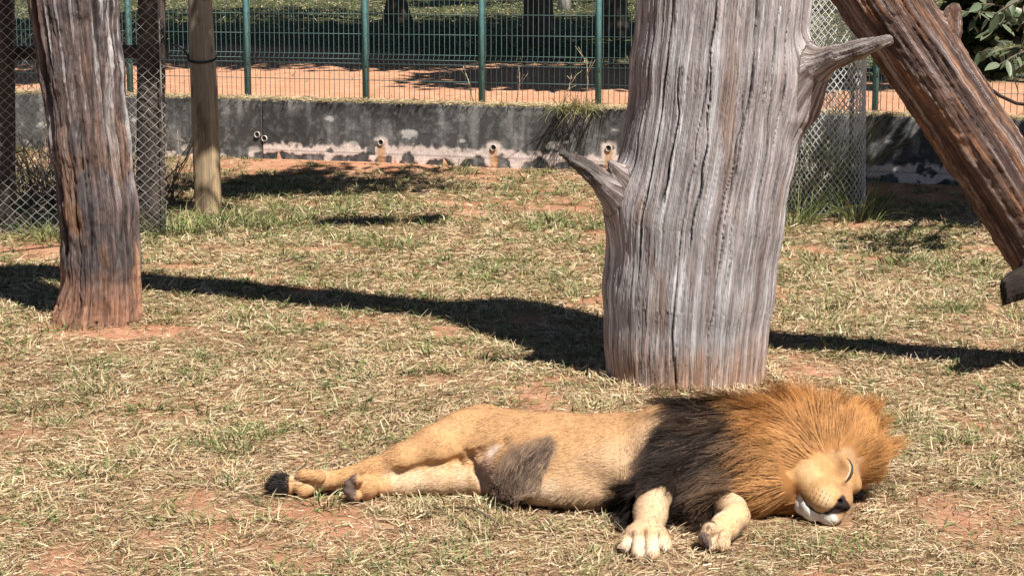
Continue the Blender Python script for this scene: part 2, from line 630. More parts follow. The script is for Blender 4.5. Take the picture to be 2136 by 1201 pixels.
def build_ground():
    ys = np.concatenate([np.linspace(-30, 5.4, 24), np.arange(5.5, 15, 0.045), np.arange(15, 24, 0.09), np.geomspace(24.1, 420, 110)])
    u = np.linspace(-1, 1, 301)
    half = np.interp(ys, [-30, 5, 25, 420], [26, 4.2, 13, 330])
    X = u[None] * half[:, None]
    Y = np.repeat(ys[:, None], len(u), 1)
    # a ring of columns that reaches the horizon on both sides
    ext = np.maximum(half, 40)[:, None]
    X = np.concatenate([-ext - 300, -ext, X, ext, ext + 300], 1)
    Y = np.concatenate([Y[:, :2], Y, Y[:, -2:]], 1)
    Z = ground_z(X, Y)
    b = bank(X, Y)
    soil = np.where(b > 0, sstep(9.0, 6.5, b + 2.5 * (n2(X, Y, 0.4, 3, 2.0) - .5) + np.clip(X, -4, 4) * 0.45), soil_mask(X, Y))
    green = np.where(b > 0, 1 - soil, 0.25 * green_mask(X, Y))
    n, m = X.shape
    i = np.arange(n - 1)[:, None] * m + np.arange(m - 1)[None]
    q = np.stack([i, i + 1, i + m + 1, i + m], -1).reshape(-1, 4)
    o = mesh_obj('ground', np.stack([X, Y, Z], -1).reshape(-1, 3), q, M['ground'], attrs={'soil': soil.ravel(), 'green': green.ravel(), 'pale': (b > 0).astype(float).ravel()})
    tag(o, 'reddish soil of the enclosure under matted dry grass', 'ground', kind='structure')


build_ground()


# ------------------------------------------------------------------ retaining wall
def build_wall():
    o_x = -9.0
    org = (o_x, wall_y(o_x), 0)
    root = thing('retaining_wall', 'low dark stained concrete retaining wall below the green wire fence', 'wall', org, W_ANG)
    loc_u = lambda px, py: ((V(px, py, 18.5)[0] * 0 + wall_hit(px, py)[0]) - o_x) * W_LEN

    def wall_hit(px, py):
        d = ray(px, py)
        t = WY0 / (d[1] - WS * d[0])
        return np.array([0, 0, CAM_H]) + d * t
    pipes = [(537, 281), (552, 289), (795, 297), (1030, 308), (1270, 309)]
    pu = [((wall_hit(*p)[0] - o_x) * W_LEN, wall_hit(*p)[2]) for p in pipes]
    j1 = (wall_hit(547, 280)[0] - o_x) * W_LEN
    j2 = (wall_hit(1480, 300)[0] - o_x) * W_LEN
    uend = (14 - o_x) * W_LEN
    white0, white1 = j1 + 0.03, uend
    for k, (u0, u1) in enumerate(((0, j1 - 0.008), (j1 + 0.008, j2 - 0.008), (j2 + 0.008, uend))):
        us = np.linspace(u0, u1, int((u1 - u0) / 0.012) + 2)
        vs = np.linspace(-0.25, 0.66, 76)
        U, Z = np.meshgrid(us, vs, indexing='ij')
        f = fbm(np.stack([U * 3, Z * 3, U * 0 + 2], -1), 5)
        streak = fbm(np.stack([U * 14, Z * 1.2, U * 0 + 7], -1), 4)
        mot = fbm(np.stack([U * 25, Z * 25, U * 0 + 3], -1), 4)
        g = 0.06 + 0.11 * sstep(0.4, 0.75, streak) * sstep(0.3, 0.6, f) + 0.05 * sstep(0.5, 0.7, mot)
        g = g * lerp(0.75, 1.2, sstep(0.3, 0.7, f))
        c = np.stack([g * 1.04, g, g * 0.95], -1)
        if k == 0:
            c = c * 1.15
        # pale lime band with flaked dark patches at the foot
        edge = 0.232 + 0.07 * (fbm(np.stack([U * 4.5, U * 0, U * 0 + 1], -1), 3) - .5) + 0.09 * (mot - .5)
        band = sstep(edge + 0.02, edge - 0.02, Z) * (1.0 if k else 0.0)
        if k == 0:
            band = sstep(0.58, 0.68, fbm(np.stack([U * 9, Z * 12, U * 0 + 5], -1), 3)) * sstep(0.26, 0.1, Z)
        for a, b_ in pu[2:]:
            d = np.abs(U - a) / 0.075 + 0.25 * (f - .5)
            band = np.maximum(band, sstep(1.2, 0.8, d) * sstep(b_ + 0.09, b_ + 0.03, Z + 0.3 * np.abs(U - a)) * (k > 0))
        flake = sstep(0.555, 0.59, fbm(np.stack([U * 8, Z * 11, U * 0 + 9], -1), 3) + 0.22 * sstep(0.17, 0.07, Z) - 0.12 * sstep(.12, .2, Z)) * (k > 0)
        pale = np.stack([0.70 + 0 * U, 0.58 + 0 * U, 0.51 + 0 * U], -1) * lerp(0.75, 1.1, mot)[..., None]
        c = lerp(c, pale, (band * (1 - flake))[..., None])
        lines = np.exp(-((Z - 0.165) / 0.006) ** 2) * 0.5 * band
        c = c * (1 - lines[..., None])
        for a, b_ in pu[2:]:
            d = np.abs(U - a) / 0.05 + 0.5 * (mot - .5)
            rust = sstep(1.1, 0.5, d) * sstep(b_ + .03, b_ - .02, Z) * 0.75
            c = lerp(c, np.array([0.50, 0.27, 0.11]), rust[..., None])
        for q in range(9):           # small bleached spatters
            a, b_ = rng.uniform(u0, u1), rng.uniform(0.25, 0.5)
            r_ = rng.uniform(0.015, 0.05)
            d = np.hypot((U - a) / 2.2, Z - b_) / r_ + 1.2 * (mot - .5)
            c = lerp(c, np.array([0.5, 0.47, 0.43]), (sstep(1.0, 0.7, d) * 0.8)[..., None])
        dep = 0.012 * (f - .5) + 0.006 * (mot - .5) - 0.006 * flake * band
        top = 0.01 * (fbm(np.stack([U * 5, U * 0, U * 0 + 4], -1), 3) - .5)
        Zt = Z + top * sstep(0.5, 0.66, Z)
        nu, nv = U.shape
        vf = np.stack([U, -dep, Zt], -1).reshape(-1, 3)
        i = np.arange(nu - 1)[:, None] * nv + np.arange(nv - 1)[None]
        q = np.stack([i, i + nv, i + nv + 1, i + 1], -1).reshape(-1, 4)
        vb = np.stack([us, 0 * us + 0.22, Zt[:, -1]], -1)
        vb2 = np.stack([us, 0 * us + 0.22, 0 * us - 0.25], -1)
        n0 = len(vf)
        ti = np.arange(nu - 1)
        q2 = np.stack([ti * nv + nv - 1, (ti + 1) * nv + nv - 1, n0 + ti + 1, n0 + ti], -1)
        q3 = np.stack([n0 + ti, n0 + ti + 1, n0 + nu + ti + 1, n0 + nu + ti], -1)
        ends = []
        for e in (0, nu - 1):
            row = e * nv + np.arange(nv)
            ends.append([row[0], row[-1], n0 + e, n0 + nu + e] if e == 0 else [row[-1], row[0], n0 + nu + e, n0 + e])
        cc = np.concatenate([c.reshape(-1, 3), np.tile([[0.2, 0.18, 0.15]], (2 * nu, 1))])
        mesh_obj('wall_panel', np.concatenate([vf, vb, vb2]), [np.concatenate([q, q2, q3, np.array(ends)])], M['concrete'], root, True, {'col': cc})
    for a, b_ in pu:
        mb = MB()
        n = 20
        an = np.arange(n) / n * 2 * math.pi
        rings = [(0.031, 0.03), (0.031, -0.015), (0.0255, -0.015), (0.0255, 0.02)]
        v = np.concatenate([np.stack([a + r_ * np.cos(an), 0 * an + y_, b_ + r_ * np.sin(an)], -1) for r_, y_ in rings])
        i = np.arange(3)[:, None] * n
        j, kk = np.arange(n)[None], (np.arange(n)[None] + 1) % n
        mb.add(v, np.stack([i + j, i + kk, i + n + kk, i + n + j], -1).reshape(-1, 4))
        p = mb.build('drain_pipe', M['pvc'], root, True)
        mb = MB()
        v = np.concatenate([np.stack([a + 0.0257 * np.cos(an), 0 * an - 0.004, b_ + 0.0257 * np.sin(an)], -1), [[a, -0.004, b_]]])
        mb.add(v, t=[[n, x, (x + 1) % n] for x in range(n)])
        mb.build('pipe_mouth', M['dark_hole'], p)  # flat dark disc stands in for the shade inside the pipe
    return root


build_wall()


# ------------------------------------------------------------------ green welded wire fence on the bank
FENCE_BACK = 0.42


def fence_hit(px, py):
    d = ray(px, py)
    t = (WY0 + FENCE_BACK) / (d[1] - WS * d[0])
    return np.array([0, 0, CAM_H]) + d * t


def build_mesh_fence():
    xs = [fence_hit(p, 195)[0] for p in (26, 272, 517, 763, 1005, 1248, 1520, 1826, 2150)]
    root = thing('wire_mesh_fence', 'green welded wire fence with square posts on top of the concrete wall', 'fence', (xs[0], wall_y(xs[0]) + FENCE_BACK, 0.58), W_ANG)
    us = [(x - xs[0]) * W_LEN for x in xs]
    base = lambda u: 0.02 + 0 * u
    for u in us:
        mb = MB()
        mb.box((u, 0.0, 0.90), (0.05, 0.05, 2.3))
        mb.box((u, 0.0, 2.062), (0.058, 0.058, 0.02))
        mb.build('post', M['green_paint'], root)
    for a, b in zip(us[:-1], us[1:]):
        mb = MB()
        n = max(2, int(round((b - a) / 0.055)))
        r = 0.0029
        rows = [0.085, 0.285, 0.45, 0.495, 0.545, 0.745, 0.945, 1.145, 1.31, 1.355, 1.405, 1.6, 1.8]
        fold = {0.495: 0.03, 1.355: 0.03}
        for z in rows:
            y = -0.03 - fold.get(z, 0)
            mb.tube([[a + 0.03, y, z], [b - 0.03, y, z]], r * 1.15, 4)
        for i in range(1, n):
            u = a + (b - a) * i / n
            pts = [[u, -0.03, 0.03], [u, -0.03, 0.45], [u, -0.06, 0.495], [u, -0.03, 0.545], [u, -0.03, 1.31], [u, -0.06, 1.355], [u, -0.03, 1.405], [u, -0.03, 1.84]]
            mb.tube(pts, r, 4)
        mb.build('mesh_panel', M['green_wire'], root)


build_mesh_fence()


# ------------------------------------------------------------------ trunks and logs
def grain_field(verts, prims):
    """prims: list of (points, radii); returns grain coords (girth, length, 0), owner index, and girth angle"""
    best = np.full(len(verts), 1e9)
    grain = np.zeros((len(verts), 3))
    own = np.zeros(len(verts), int)
    ang = np.zeros(len(verts))
    for pi, (pts, rs) in enumerate(prims):
        pts = np.asarray(pts, float)
        s0 = 0.0
        for i in range(len(pts) - 1):
            d = pts[i + 1] - pts[i]
            L = np.linalg.norm(d)
            t = np.clip(((verts - pts[i]) @ d) / (L * L), 0, 1)
            rr = rs[i] + (rs[i + 1] - rs[i]) * t
            w = verts - pts[i] - t[:, None] * d
            dist = np.linalg.norm(w, axis=1) - rr
            dn = d / L
            ref = np.array([0, 1.0, 0]) if abs(dn[1]) < 0.8 else np.array([1.0, 0, 0])
            a = unit(np.cross(dn, ref))
            b = np.cross(dn, a)
            th = np.arctan2(w @ b, w @ a)
            m = dist < best
            best[m] = dist[m]
            own[m] = pi
            ang[m] = th[m]
            along = s0 + t * L
            R = np.mean(rs)
            grain[m] = np.stack([np.cos(th) * R * 1.8, along, np.sin(th) * R * 1.8], -1)[m]
            s0 += L
    return grain, own, ang


def trunk_mesh(lo, hi, h, prims, rough, k=0.08, extra=None):
    f = Field(lo, hi, h)
    for i, (pts, rs) in enumerate(prims):
        if i == 0:
            f.chain(pts, rs, .03)
            continue
        for j in range(len(pts) - 1):
            f.cone(pts[j], pts[j + 1], rs[j], rs[j + 1], k if (j == 0 and i < 3) else .02)
    if extra: extra(f)
    v, q = f.mesh()
    n = vnormals(v, q)
    gr, own, ang = grain_field(v, prims)
    return v, q, n, gr, own, ang


def fissures(gr, ang, R, specs):
    """dark cracks that wander along the trunk; specs: (angle, start, end, width m, depth m)"""
    d = np.zeros(len(gr))
    for i, (a0, s, e, w, dep) in enumerate(specs):
        T = gr[:, 1]
        t = np.linspace(T.min(), T.max() + 1e-6, 500)
        wob = 0.10 * (noise(np.stack([t * 2.3, t * 0 + i * 3.7, t * 0], -1)) - .5) + 0.05 * (noise(np.stack([t * 9, t * 0 + i * 1.3, t * 0 + 4], -1)) - .5)
        env = sstep(s, s + 0.12, t) * sstep(e, e - 0.2, t)
        ww = w * (0.4 + 1.2 * noise(np.stack([t * 5, t * 0 + i, t * 0 + 8], -1)))
        a = np.mod(ang - a0 - np.interp(T, t, wob) + math.pi, 2 * math.pi) - math.pi
        j = np.nonzero(np.abs(a) * R < w * 1.7)[0]
        k = np.clip(1 - np.abs(a[j]) * R / np.maximum(np.interp(T[j], t, ww), 1e-4), 0, 1) * dep * np.interp(T[j], t, env)
        d[j] = np.maximum(d[j], k)
    return d


def split_parts(root, v, q, own, names, mat, attrs):
    fo = own[q].max(1)
    for k, nm in enumerate(names):
        m = fo == k
        if not m.any(): continue
        used, inv = np.unique(q[m], return_inverse=True)
        mesh_obj(nm, v[used] - np.array(root.location), inv.reshape(-1, 4), mat, root, True, {a: x[used] for a, x in attrs.items()})


def big_trunk():
    y0 = G(1427, 818)[1] + 0.36
    def ax(c, py, hw):
        p = V(c, py, y0)
        return p, hw * y0 / FPX
    spec = [(1427, 850, 172), (1427, 815, 167), (1430, 700, 171), (1436, 600, 178), (1450, 450, 184), (1478, 300, 180), (1496, 150, 180), (1510, 0, 176), (1520, -250, 180), (1530, -560, 175)]
    P, R = zip(*[ax(*s) for s in spec])
    st1 = [V(1335, 425, y0 - .10), V(1278, 392, y0 - .16), V(1232, 358, y0 - .2), V(1172, 319, y0 - .24)]
    r1 = [0.14, 0.07, 0.038, 0.014]
    st2 = [V(1650, 195, y0 - .10), V(1697, 142, y0 - .2), V(1745, 116, y0 - .32), V(1800, 99, y0 - .40), V(1850, 86, y0 - .46)]
    r2 = [0.16, 0.085, 0.048, 0.036, 0.026]
    rag = [[V(1305, 375, y0 - .18), V(1283, 352, y0 - .2), V(1270, 338, y0 - .2)], [V(1222, 350, y0 - .2), V(1205, 328, y0 - .22)], [V(1240, 372, y0 - .2), V(1196, 340, y0 - .25)]]
    prims = [(P, R), (st1, r1), (st2, r2), (rag[0], [.05, .026, .01]), (rag[1], [.026, .01]), (rag[2], [.03, .014]),
             ([V(1790, 110, y0 - .4), V(1838, 92, y0 - .47)], [.028, .017]), ([V(1725, 135, y0 - .25), V(1790, 118, y0 - .36)], [.03, .014])]
    allp = np.concatenate([np.array(P), np.array(st1), np.array(st2)])
    lo, hi = allp.min(0) - 0.5, allp.max(0) + 0.5
    lo[2], hi[2] = -0.08, 2.0
    lo[0], hi[0] = min(p[0] for p in st1) - .08, max(p[0] for p in st2) + .08
    v, q, n, gr, own, ang = trunk_mesh(lo, hi, 0.0056, prims, 0, 0.14)
    f2 = Field([P[-1][0] - .75, y0 - .7, 1.9], [P[-1][0] + .75, y0 + .7, P[-1][2] - .02], .03)
    f2.chain(P, R, .03)
    v2, q2 = f2.mesh()
    gr2, own2_, ang2 = grain_field(v2, [(P, R)])
    Rm = 0.4
    tr = (own == 0).astype(float)
    r = np.random.default_rng(3)
    cr = []
    for a0 in np.arange(-math.pi, math.pi, 0.21):
        s = r.uniform(-.2, 1.3)
        cr.append((a0 + r.uniform(-.09, .09), s, s + r.uniform(.7, 2.6), r.uniform(.003, .007), r.uniform(.012, .035)))
        s = r.uniform(-.2, 1.6)
        cr.append((a0 + r.uniform(-.1, .1), s, s + r.uniform(.25, .8), r.uniform(.0025, .006), r.uniform(.008, .025)))
    c = fissures(gr, ang, Rm, cr) * tr
    th = ang
    ridge = fbm(np.stack([np.cos(th) * 5.5, np.sin(th) * 5.5, gr[:, 1] * 0.75], -1), 4)
    fine = fbm(np.stack([np.cos(th) * 22, np.sin(th) * 22, gr[:, 1] * 2.4], -1), 3)
    lump = fbm(v * 2.2, 3)
    # the wood splits in long narrow ridges
    rid = np.abs(fbm(np.stack([np.cos(th) * 11, np.sin(th) * 11, gr[:, 1] * 0.9 + 31], -1), 3) - .5)
    groove = sstep(0.05, 0.0, rid)
    disp = 0.012 * (ridge - .5) + 0.008 * (fine - .5) + 0.025 * (lump - .5) - 0.002 * groove
    own = np.select([own == 3, own == 4, own == 5, own == 6, own == 7], [1, 1, 1, 2, 2], own)
    bark = np.abs(2 * fbm(np.stack([np.cos(th) * 26, np.sin(th) * 26, gr[:, 1] * 2.2 + 7], -1), 3) - 1)
    crackle = sstep(.10, .0, bark)
    disp = disp - .003 * crackle
    rough = .016 * (fbm(v * np.array([14, 14, 26]), 4) - .5) + .022 * (fbm(np.stack([np.cos(th) * 4, np.sin(th) * 4, gr[:, 1] * 5], -1), 4) - .5)
    disp = np.where(own == 0, disp, .4 * disp + rough * np.where(own == 1, lerp(.3, 1, sstep(st1[0][0] - .12, st1[2][0], v[:, 0])), lerp(.3, 1, sstep(st2[0][0] + .05, st2[2][0], v[:, 0])))) - c
    v = v + n * disp[:, None]
    # colours: silver grey, lilac and brown streaks, earth splashed at the foot
    A = np.array([0.37, 0.325, 0.315])
    B = np.array([0.25, 0.20, 0.185])
    C = np.array([0.56, 0.53, 0.525])
    D = np.array([0.27, 0.165, 0.11])
    s1 = fbm(np.stack([np.cos(th) * 8, np.sin(th) * 8, gr[:, 1] * 1.1 + 9], -1), 5)
    s2 = fbm(np.stack([np.cos(th) * 17, np.sin(th) * 17, gr[:, 1] * 1.6 + 19], -1), 5)
    col = lerp(A, B, sstep(.5, .68, s1)[:, None])
    col = lerp(col, C, sstep(.46, .64, s2)[:, None] * .9)
    col = lerp(col, D, (sstep(.60, .72, fbm(v * np.array([9, 9, 2.2]), 3)) * .55)[:, None])
    low = sstep(.34, .0, v[:, 2] + .25 * (s2 - .5)) * sstep(0.35, 0.7, fbm(v * 7, 3) + .12)
    col = lerp(col, np.array([0.44, 0.25, 0.15]), (low * .75)[:, None])
    col = col * (1 - 0.8 * np.clip(c / 0.016, 0, 1))[:, None] * (1 - 0.25 * groove * tr)[:, None] * (1 - .35 * crackle * tr)[:, None]
    stub = (own > 0) & ((v[:, 0] < st1[1][0] + .02) | (v[:, 0] > st2[1][0] - .02))
    sb = lerp(np.array([.17, .125, .105]), np.array([.38, .33, .31]), sstep(.4, .62, fbm(np.stack([gr[:, 0] * 60, gr[:, 2] * 60, gr[:, 1] * 6], -1), 3))[:, None])
    out1 = sstep(st1[0][0] - .12, st1[2][0], v[:, 0])
    sb = sb * np.where(own == 1, lerp(.95, .45, out1), .9)[:, None]
    col = np.where((own > 0)[:, None], sb, col)
    root = thing('dead_tree_trunk', 'thick silver-grey dead tree trunk with two broken branch stubs behind the lion', 'tree trunk', (P[1][0], y0, 0))
    own2 = own.copy()
    tip1, tip2 = np.array(st1[1]), np.array(st2[1])
    own2[(own == 1) & (v[:, 0] > tip1[0] + 0.0)] = 0
    own2[(own == 2) & (v[:, 0] < tip2[0] - 0.0)] = 0
    split_parts(root, v, q, own2, ['trunk', 'branch_stub', 'branch_stub'], M['grey_wood'], {'col': col, 'grain': gr})
    split_parts(root, v2, q2, own2_ * 0, ['upper_trunk'], M['grey_wood'], {'col': np.tile(A, (len(v2), 1)), 'grain': gr2})
    return np.array([P[1][0], y0]), 0.37


def left_trunk():
    y0 = G(205, 687)[1] + 0.22
    def ax(c, py, hw): return V(c, py, y0), hw * y0 / FPX
    spec = [(203, 720, 104), (204, 685, 92), (210, 620, 80), (211, 540, 78), (204, 430, 79), (187, 300, 80), (170, 150, 82), (154, 0, 88), (120, -260, 92), (95, -480, 90)]
    P, R = zip(*[ax(*s) for s in spec])
    foot = [V(150, 640, y0 - .08), V(118, 690, y0 - .12)]
    prims = [(P, R), (foot, [0.06, 0.05])]
    allp = np.array(P)
    lo, hi = allp.min(0) - 0.36, allp.max(0) + 0.36
    lo[2], hi[2] = -0.1, P[-1][2] - 0.03
    v, q, n, gr, own, ang = trunk_mesh(lo, hi, 0.007, prims, 0, 0.06)
    r = np.random.default_rng(8)
    cr = [(a0 + r.uniform(-.1, .1), s, s + r.uniform(.5, 1.6), r.uniform(.005, .012), r.uniform(.012, .03)) for a0, s in [(a, r.uniform(-.2, 1.8)) for a in np.arange(-math.pi, math.pi, 0.36)]]
    # one deep split down the left flank
    th = ang
    front_left = np.median(ang[(np.abs(n[:, 0] + 0.75) < .1) & (n[:, 1] < 0)])
    cr.append((front_left, 0.45, 2.9, 0.03, 0.075))
    c = fissures(gr, ang, 0.22, cr)
    ridge = fbm(np.stack([np.cos(th) * 3.5, np.sin(th) * 3.5, gr[:, 1] * 1.1], -1), 4)
    fine = fbm(np.stack([np.cos(th) * 12, np.sin(th) * 12, gr[:, 1] * 5], -1), 4)
    lump = fbm(v * 6, 4)
    plates = sstep(.5, .56, fbm(np.stack([np.cos(th) * 4, np.sin(th) * 4, gr[:, 1] * 2.5 + 4], -1), 3))
    bark = np.abs(2 * fbm(np.stack([np.cos(th) * 6, np.sin(th) * 6, gr[:, 1] * 2.6 + 7], -1), 4) - 1)
    crackle = sstep(.16, .0, bark)
    disp = 0.02 * (ridge - .5) + 0.018 * (fine - .5) + 0.014 * (lump - .5) + 0.008 * plates + .014 * (fbm(v * np.array([30, 30, 18]), 3) - .5) - .008 * crackle - c
    v = v + n * disp[:, None]
    s1 = .5 * fbm(np.stack([np.cos(th) * 4, np.sin(th) * 4, gr[:, 1] * 2 + 9], -1), 4) + .5 * fbm(v * 11, 4)
    s2 = fbm(np.stack([np.cos(th) * 15, np.sin(th) * 15, gr[:, 1] * 1.7 + 29], -1), 5)
    A = np.array([0.155, 0.112, 0.10]); B = np.array([0.10, 0.083, 0.083]); C = np.array([0.45, 0.41, 0.40]); D = np.array([0.30, 0.16, 0.085])
    col = lerp(A, B, sstep(.45, .62, s1)[:, None])
    up = sstep(0.55, 1.1, v[:, 2])
    col = lerp(col, C, (sstep(.56, .66, s2) * up * .85)[:, None])
    col = lerp(col, D, (sstep(.56, .68, fbm(v * np.array([7, 7, 3]), 3)) * lerp(.7, .3, up))[:, None])
    low = sstep(.42, .05, v[:, 2] + .35 * (s1 - .5))
    col = lerp(col, np.array([0.36, 0.18, 0.105]), (low * .8)[:, None])
    col = col * (1 - 0.75 * np.clip(c / 0.02, 0, 1))[:, None] * (1 - .45 * crackle)[:, None]
    root = thing('dead_tree_trunk', 'rugged brown dead trunk with deep splits and earth-stained foot beside the chain-link', 'tree trunk', (P[1][0], y0, 0))
    split_parts(root, v, q, own * 0, ['trunk'], M['brown_wood'], {'col': col, 'grain': gr})
    return np.array([P[1][0], y0]), 0.22


def leaning_trunk():
    b = G(2345, 772)
    pts = [b + np.array([.08, 0, -.15]), b, V(2236, 600, 9.27), V(2050, 310, 9.22), V(1840, 0, 9.16), V(1600, -364, 9.1), V(1200, -970, 9.05), V(760, -1640, 9.0), V(560, -1940, 9.0)]
    rs = [0.20, 0.19, 0.185, 0.186, 0.19, 0.20, 0.25, 0.28, 0.25]
    knob = [V(2155, 582, 9.1), V(2122, 598, 9.02), V(2090, 612, 8.98)]
    stub = [V(1985, 60, 9.15), V(1990, 20, 9.15)]
    prims = [(pts, rs), (knob, [0.075, 0.066, 0.06]), (stub, [0.05, 0.035])]
    allp = np.array(pts)
    # fine mesh only where it can be seen, the rest follows as a coarser upper length
    lo, hi = np.array([1.05, 8.7, -0.12]), np.array([3.5, 9.75, 2.75])
    v, q, n, gr, own, ang = trunk_mesh(lo, hi, 0.0085, prims, 0, 0.05, lambda f: f.ell(V(2066, 612, 9.0), (.055, .3, .2), k=.006, sub=True))
    f2 = Field([-1.7, 8.6, 2.2], [1.6, 9.6, 6.6], 0.03)
    f2.chain(pts, rs, 0.05)
    v2, q2 = f2.mesh()
    gr2, own2, ang2 = grain_field(v2, [(pts, rs)])
    r = np.random.default_rng(4)
    cr = [(a0 + r.uniform(-.1, .1), s, s + r.uniform(.5, 1.8), r.uniform(.004, .009), r.uniform(.010, .025)) for a0, s in [(a, r.uniform(-.1, 2.4)) for a in np.arange(-math.pi, math.pi, 0.25)]]
    c = fissures(gr, ang, 0.19, cr)
    def skin(v, gr, ang, c):
        th = ang
        ridge = fbm(np.stack([np.cos(th) * 4, np.sin(th) * 4, gr[:, 1] * 0.9], -1), 4)
        fine = fbm(np.stack([np.cos(th) * 14, np.sin(th) * 14, gr[:, 1] * 4], -1), 4)
        disp = 0.018 * (ridge - .5) + 0.016 * (fine - .5) + 0.02 * (fbm(v * 5, 3) - .5) + .016 * (fbm(v * 30, 3) - .5) - c
        s1 = .6 * fbm(np.stack([np.cos(th) * 8, np.sin(th) * 8, gr[:, 1] * 1.6 + 3], -1), 5) + .4 * fbm(v * 14, 4)
        s2 = fbm(np.stack([np.cos(th) * 14, np.sin(th) * 14, gr[:, 1] * 2.0 + 13], -1), 5)
        A = np.array([0.145, 0.083, 0.06]); B = np.array([0.08, 0.05, 0.042]); C = np.array([0.36, 0.29, 0.26]); D = np.array([0.33, 0.15, 0.065])
        col = lerp(A, B, sstep(.45, .62, s1)[:, None])
        col = lerp(col, C, (sstep(.58, .68, s2) * .7)[:, None])
        col = lerp(col, D, (sstep(.57, .70, fbm(np.stack([np.cos(th) * 9, np.sin(th) * 9, gr[:, 1] * 5 + 9], -1), 4)) * .6)[:, None])
        return disp, col * (1 - 0.7 * np.clip(c / 0.02, 0, 1))[:, None]
    d, col = skin(v, gr, ang, c)
    col = np.where((own == 1)[:, None], np.array([.028, .019, .015]) * lerp(.6, 1.5, fbm(v * 18, 3))[:, None], col)  # shade on the cut knob, put into its colour
    v = v + n * d[:, None]
    d2, col2 = skin(v2, gr2, ang2, 0 * gr2[:, 1])
    v2 = v2 + vnormals(v2, q2) * d2[:, None]
    root = thing('leaning_tree_trunk', 'reddish brown bare trunk leaning steeply from the lower right across the chain-link guard', 'tree trunk', b)
    split_parts(root, v, q, own * 0, ['trunk'], M['red_wood'], {'col': col, 'grain': gr})
    split_parts(root, v2, q2, own2 * 0, ['upper_trunk'], M['red_wood'], {'col': col2, 'grain': gr2})
    return np.array([b[0], b[1]]), 0.22


def round_post():
    y0 = G(434, 449)[1]
    spec = [(435, 470, 29), (434, 447, 29), (430, 300, 28.5), (424, 150, 27), (418, 30, 25), (412, -120, 24), (408, -250, 23)]
    P = np.array([V(c, py, y0) for c, py, hw in spec])
    R = np.array([hw * y0 / FPX for c, py, hw in spec])
    zz = np.linspace(0, 1, 90)
    pos = np.stack([np.interp(zz, np.linspace(0, 1, len(P)), P[:, i]) for i in range(3)], -1)
    rad = np.interp(zz, np.linspace(0, 1, len(P)), R)
    n = 40
    an = np.arange(n) / n * 2 * math.pi
    A, Zz = np.meshgrid(an, zz)
    rr = rad[:, None] * (1 + 0.10 * (fbm(np.stack([np.cos(A) * 2, np.sin(A) * 2, Zz * 7], -1), 3) - .5))
    v = np.stack([pos[:, None, 0] + rr * np.cos(A), pos[:, None, 1] + rr * np.sin(A), pos[:, None, 2] + 0 * A], -1)
    i = np.arange(len(zz) - 1)[:, None] * n
    j, k = np.arange(n)[None], (np.arange(n)[None] + 1) % n
    q = np.stack([i + j, i + k, i + n + k, i + n + j], -1).reshape(-1, 4)
    vv = v.reshape(-1, 3)
    gr = np.stack([np.cos(A) * .2, vv[:, 2].reshape(A.shape), np.sin(A) * .2], -1).reshape(-1, 3)
    f = fbm(np.stack([np.cos(A) * 3, np.sin(A) * 3, Zz * 5], -1), 4).reshape(-1)
    col = lerp(np.array([0.42, 0.30, 0.17]), np.array([0.26, 0.19, 0.12]), sstep(.42, .62, f)[:, None])
    col = lerp(col, np.array([0.33, 0.29, 0.23]), sstep(.5, 1.3, vv[:, 2])[:, None] * .7)
    col = lerp(col, np.array([.13, .09, .06]), (sstep(.55, .68, fbm(vv * np.array([16, 16, 7]), 4)) * .7)[:, None])
    d = np.hypot((vv[:, 0] - V(426, 420, y0)[0]) / .05, (vv[:, 2] - V(426, 418, y0)[2]) / .1)
    col = lerp(col, np.array([0.09, 0.06, 0.04]), (sstep(1.2, .5, d) * (vv[:, 1] < y0))[:, None] * .8)
    top = np.array([[pos[-1, 0], pos[-1, 1], pos[-1, 2] + .01]])
    tri = [[len(vv), (len(zz) - 1) * n + j_, (len(zz) - 1) * n + (j_ + 1) % n] for j_ in range(n)]
    root = thing('wooden_post', 'slim pale round wooden post with a dark wire wrapped around it', 'post', (P[1][0], y0, 0))
    loc = np.array(root.location)
    mesh_obj('pole', np.concatenate([vv, top]) - loc, [q, np.array(tri)], M['post_wood'], root, True,
             {'col': np.concatenate([col, col[-1:]]), 'grain': np.concatenate([gr, gr[-1:]])})
    mb = MB()
    pc = V(421, 122, y0)
    rp = 27.5 * y0 / FPX
    a = np.linspace(-.2, 2 * math.pi + .4, 40)
    mb.tube(np.stack([pc[0] + (rp + .006) * np.cos(a), pc[1] + (rp + .006) * np.sin(a), pc[2] + 0.03 * np.sin(a * 1.0) + 0 * a], -1) - loc, 0.010, 5)
    e = V(362, 94, y0 - .05)
    s_ = V(395, 121, y0 - .08)
    mid = V(378, 99, y0 - .07)
    mb.tube(np.array([s_, lerp(s_, mid, .5) + [0, 0, .0], mid, e]) - loc, 0.009, 5)
    mb.build('tie_wire', M['black_wire'], root, True)
    return np.array([P[1][0], y0]), 0.12


OBST = [big_trunk(), left_trunk(), leaning_trunk(), round_post()]


# ------------------------------------------------------------------ chain-link
def chain_link(mb, a0, a1, z0, z1, w, hh, r, fn):
    """zigzag wires between a0..a1; fn(a, z, depth) -> world point"""
    n = int((a1 - a0) / w)
    m = int((z1 - z0) / hh)
    k = np.arange(m + 1)
    for i in range(n + 1):
        sgn = np.where(k % 2 == 0, -0.5, 0.5) * (1 if i % 2 == 0 else -1) * 1.04
        a = a0 + (i + 0.5 + sgn) * w
        z = z0 + k * hh + 0.004 * rng.standard_normal(len(k))
        pts = fn(a, z, 0.003 * np.where(k % 2 == 0, 1, -1))
        mb.tube(pts, r, 4, cap=False)


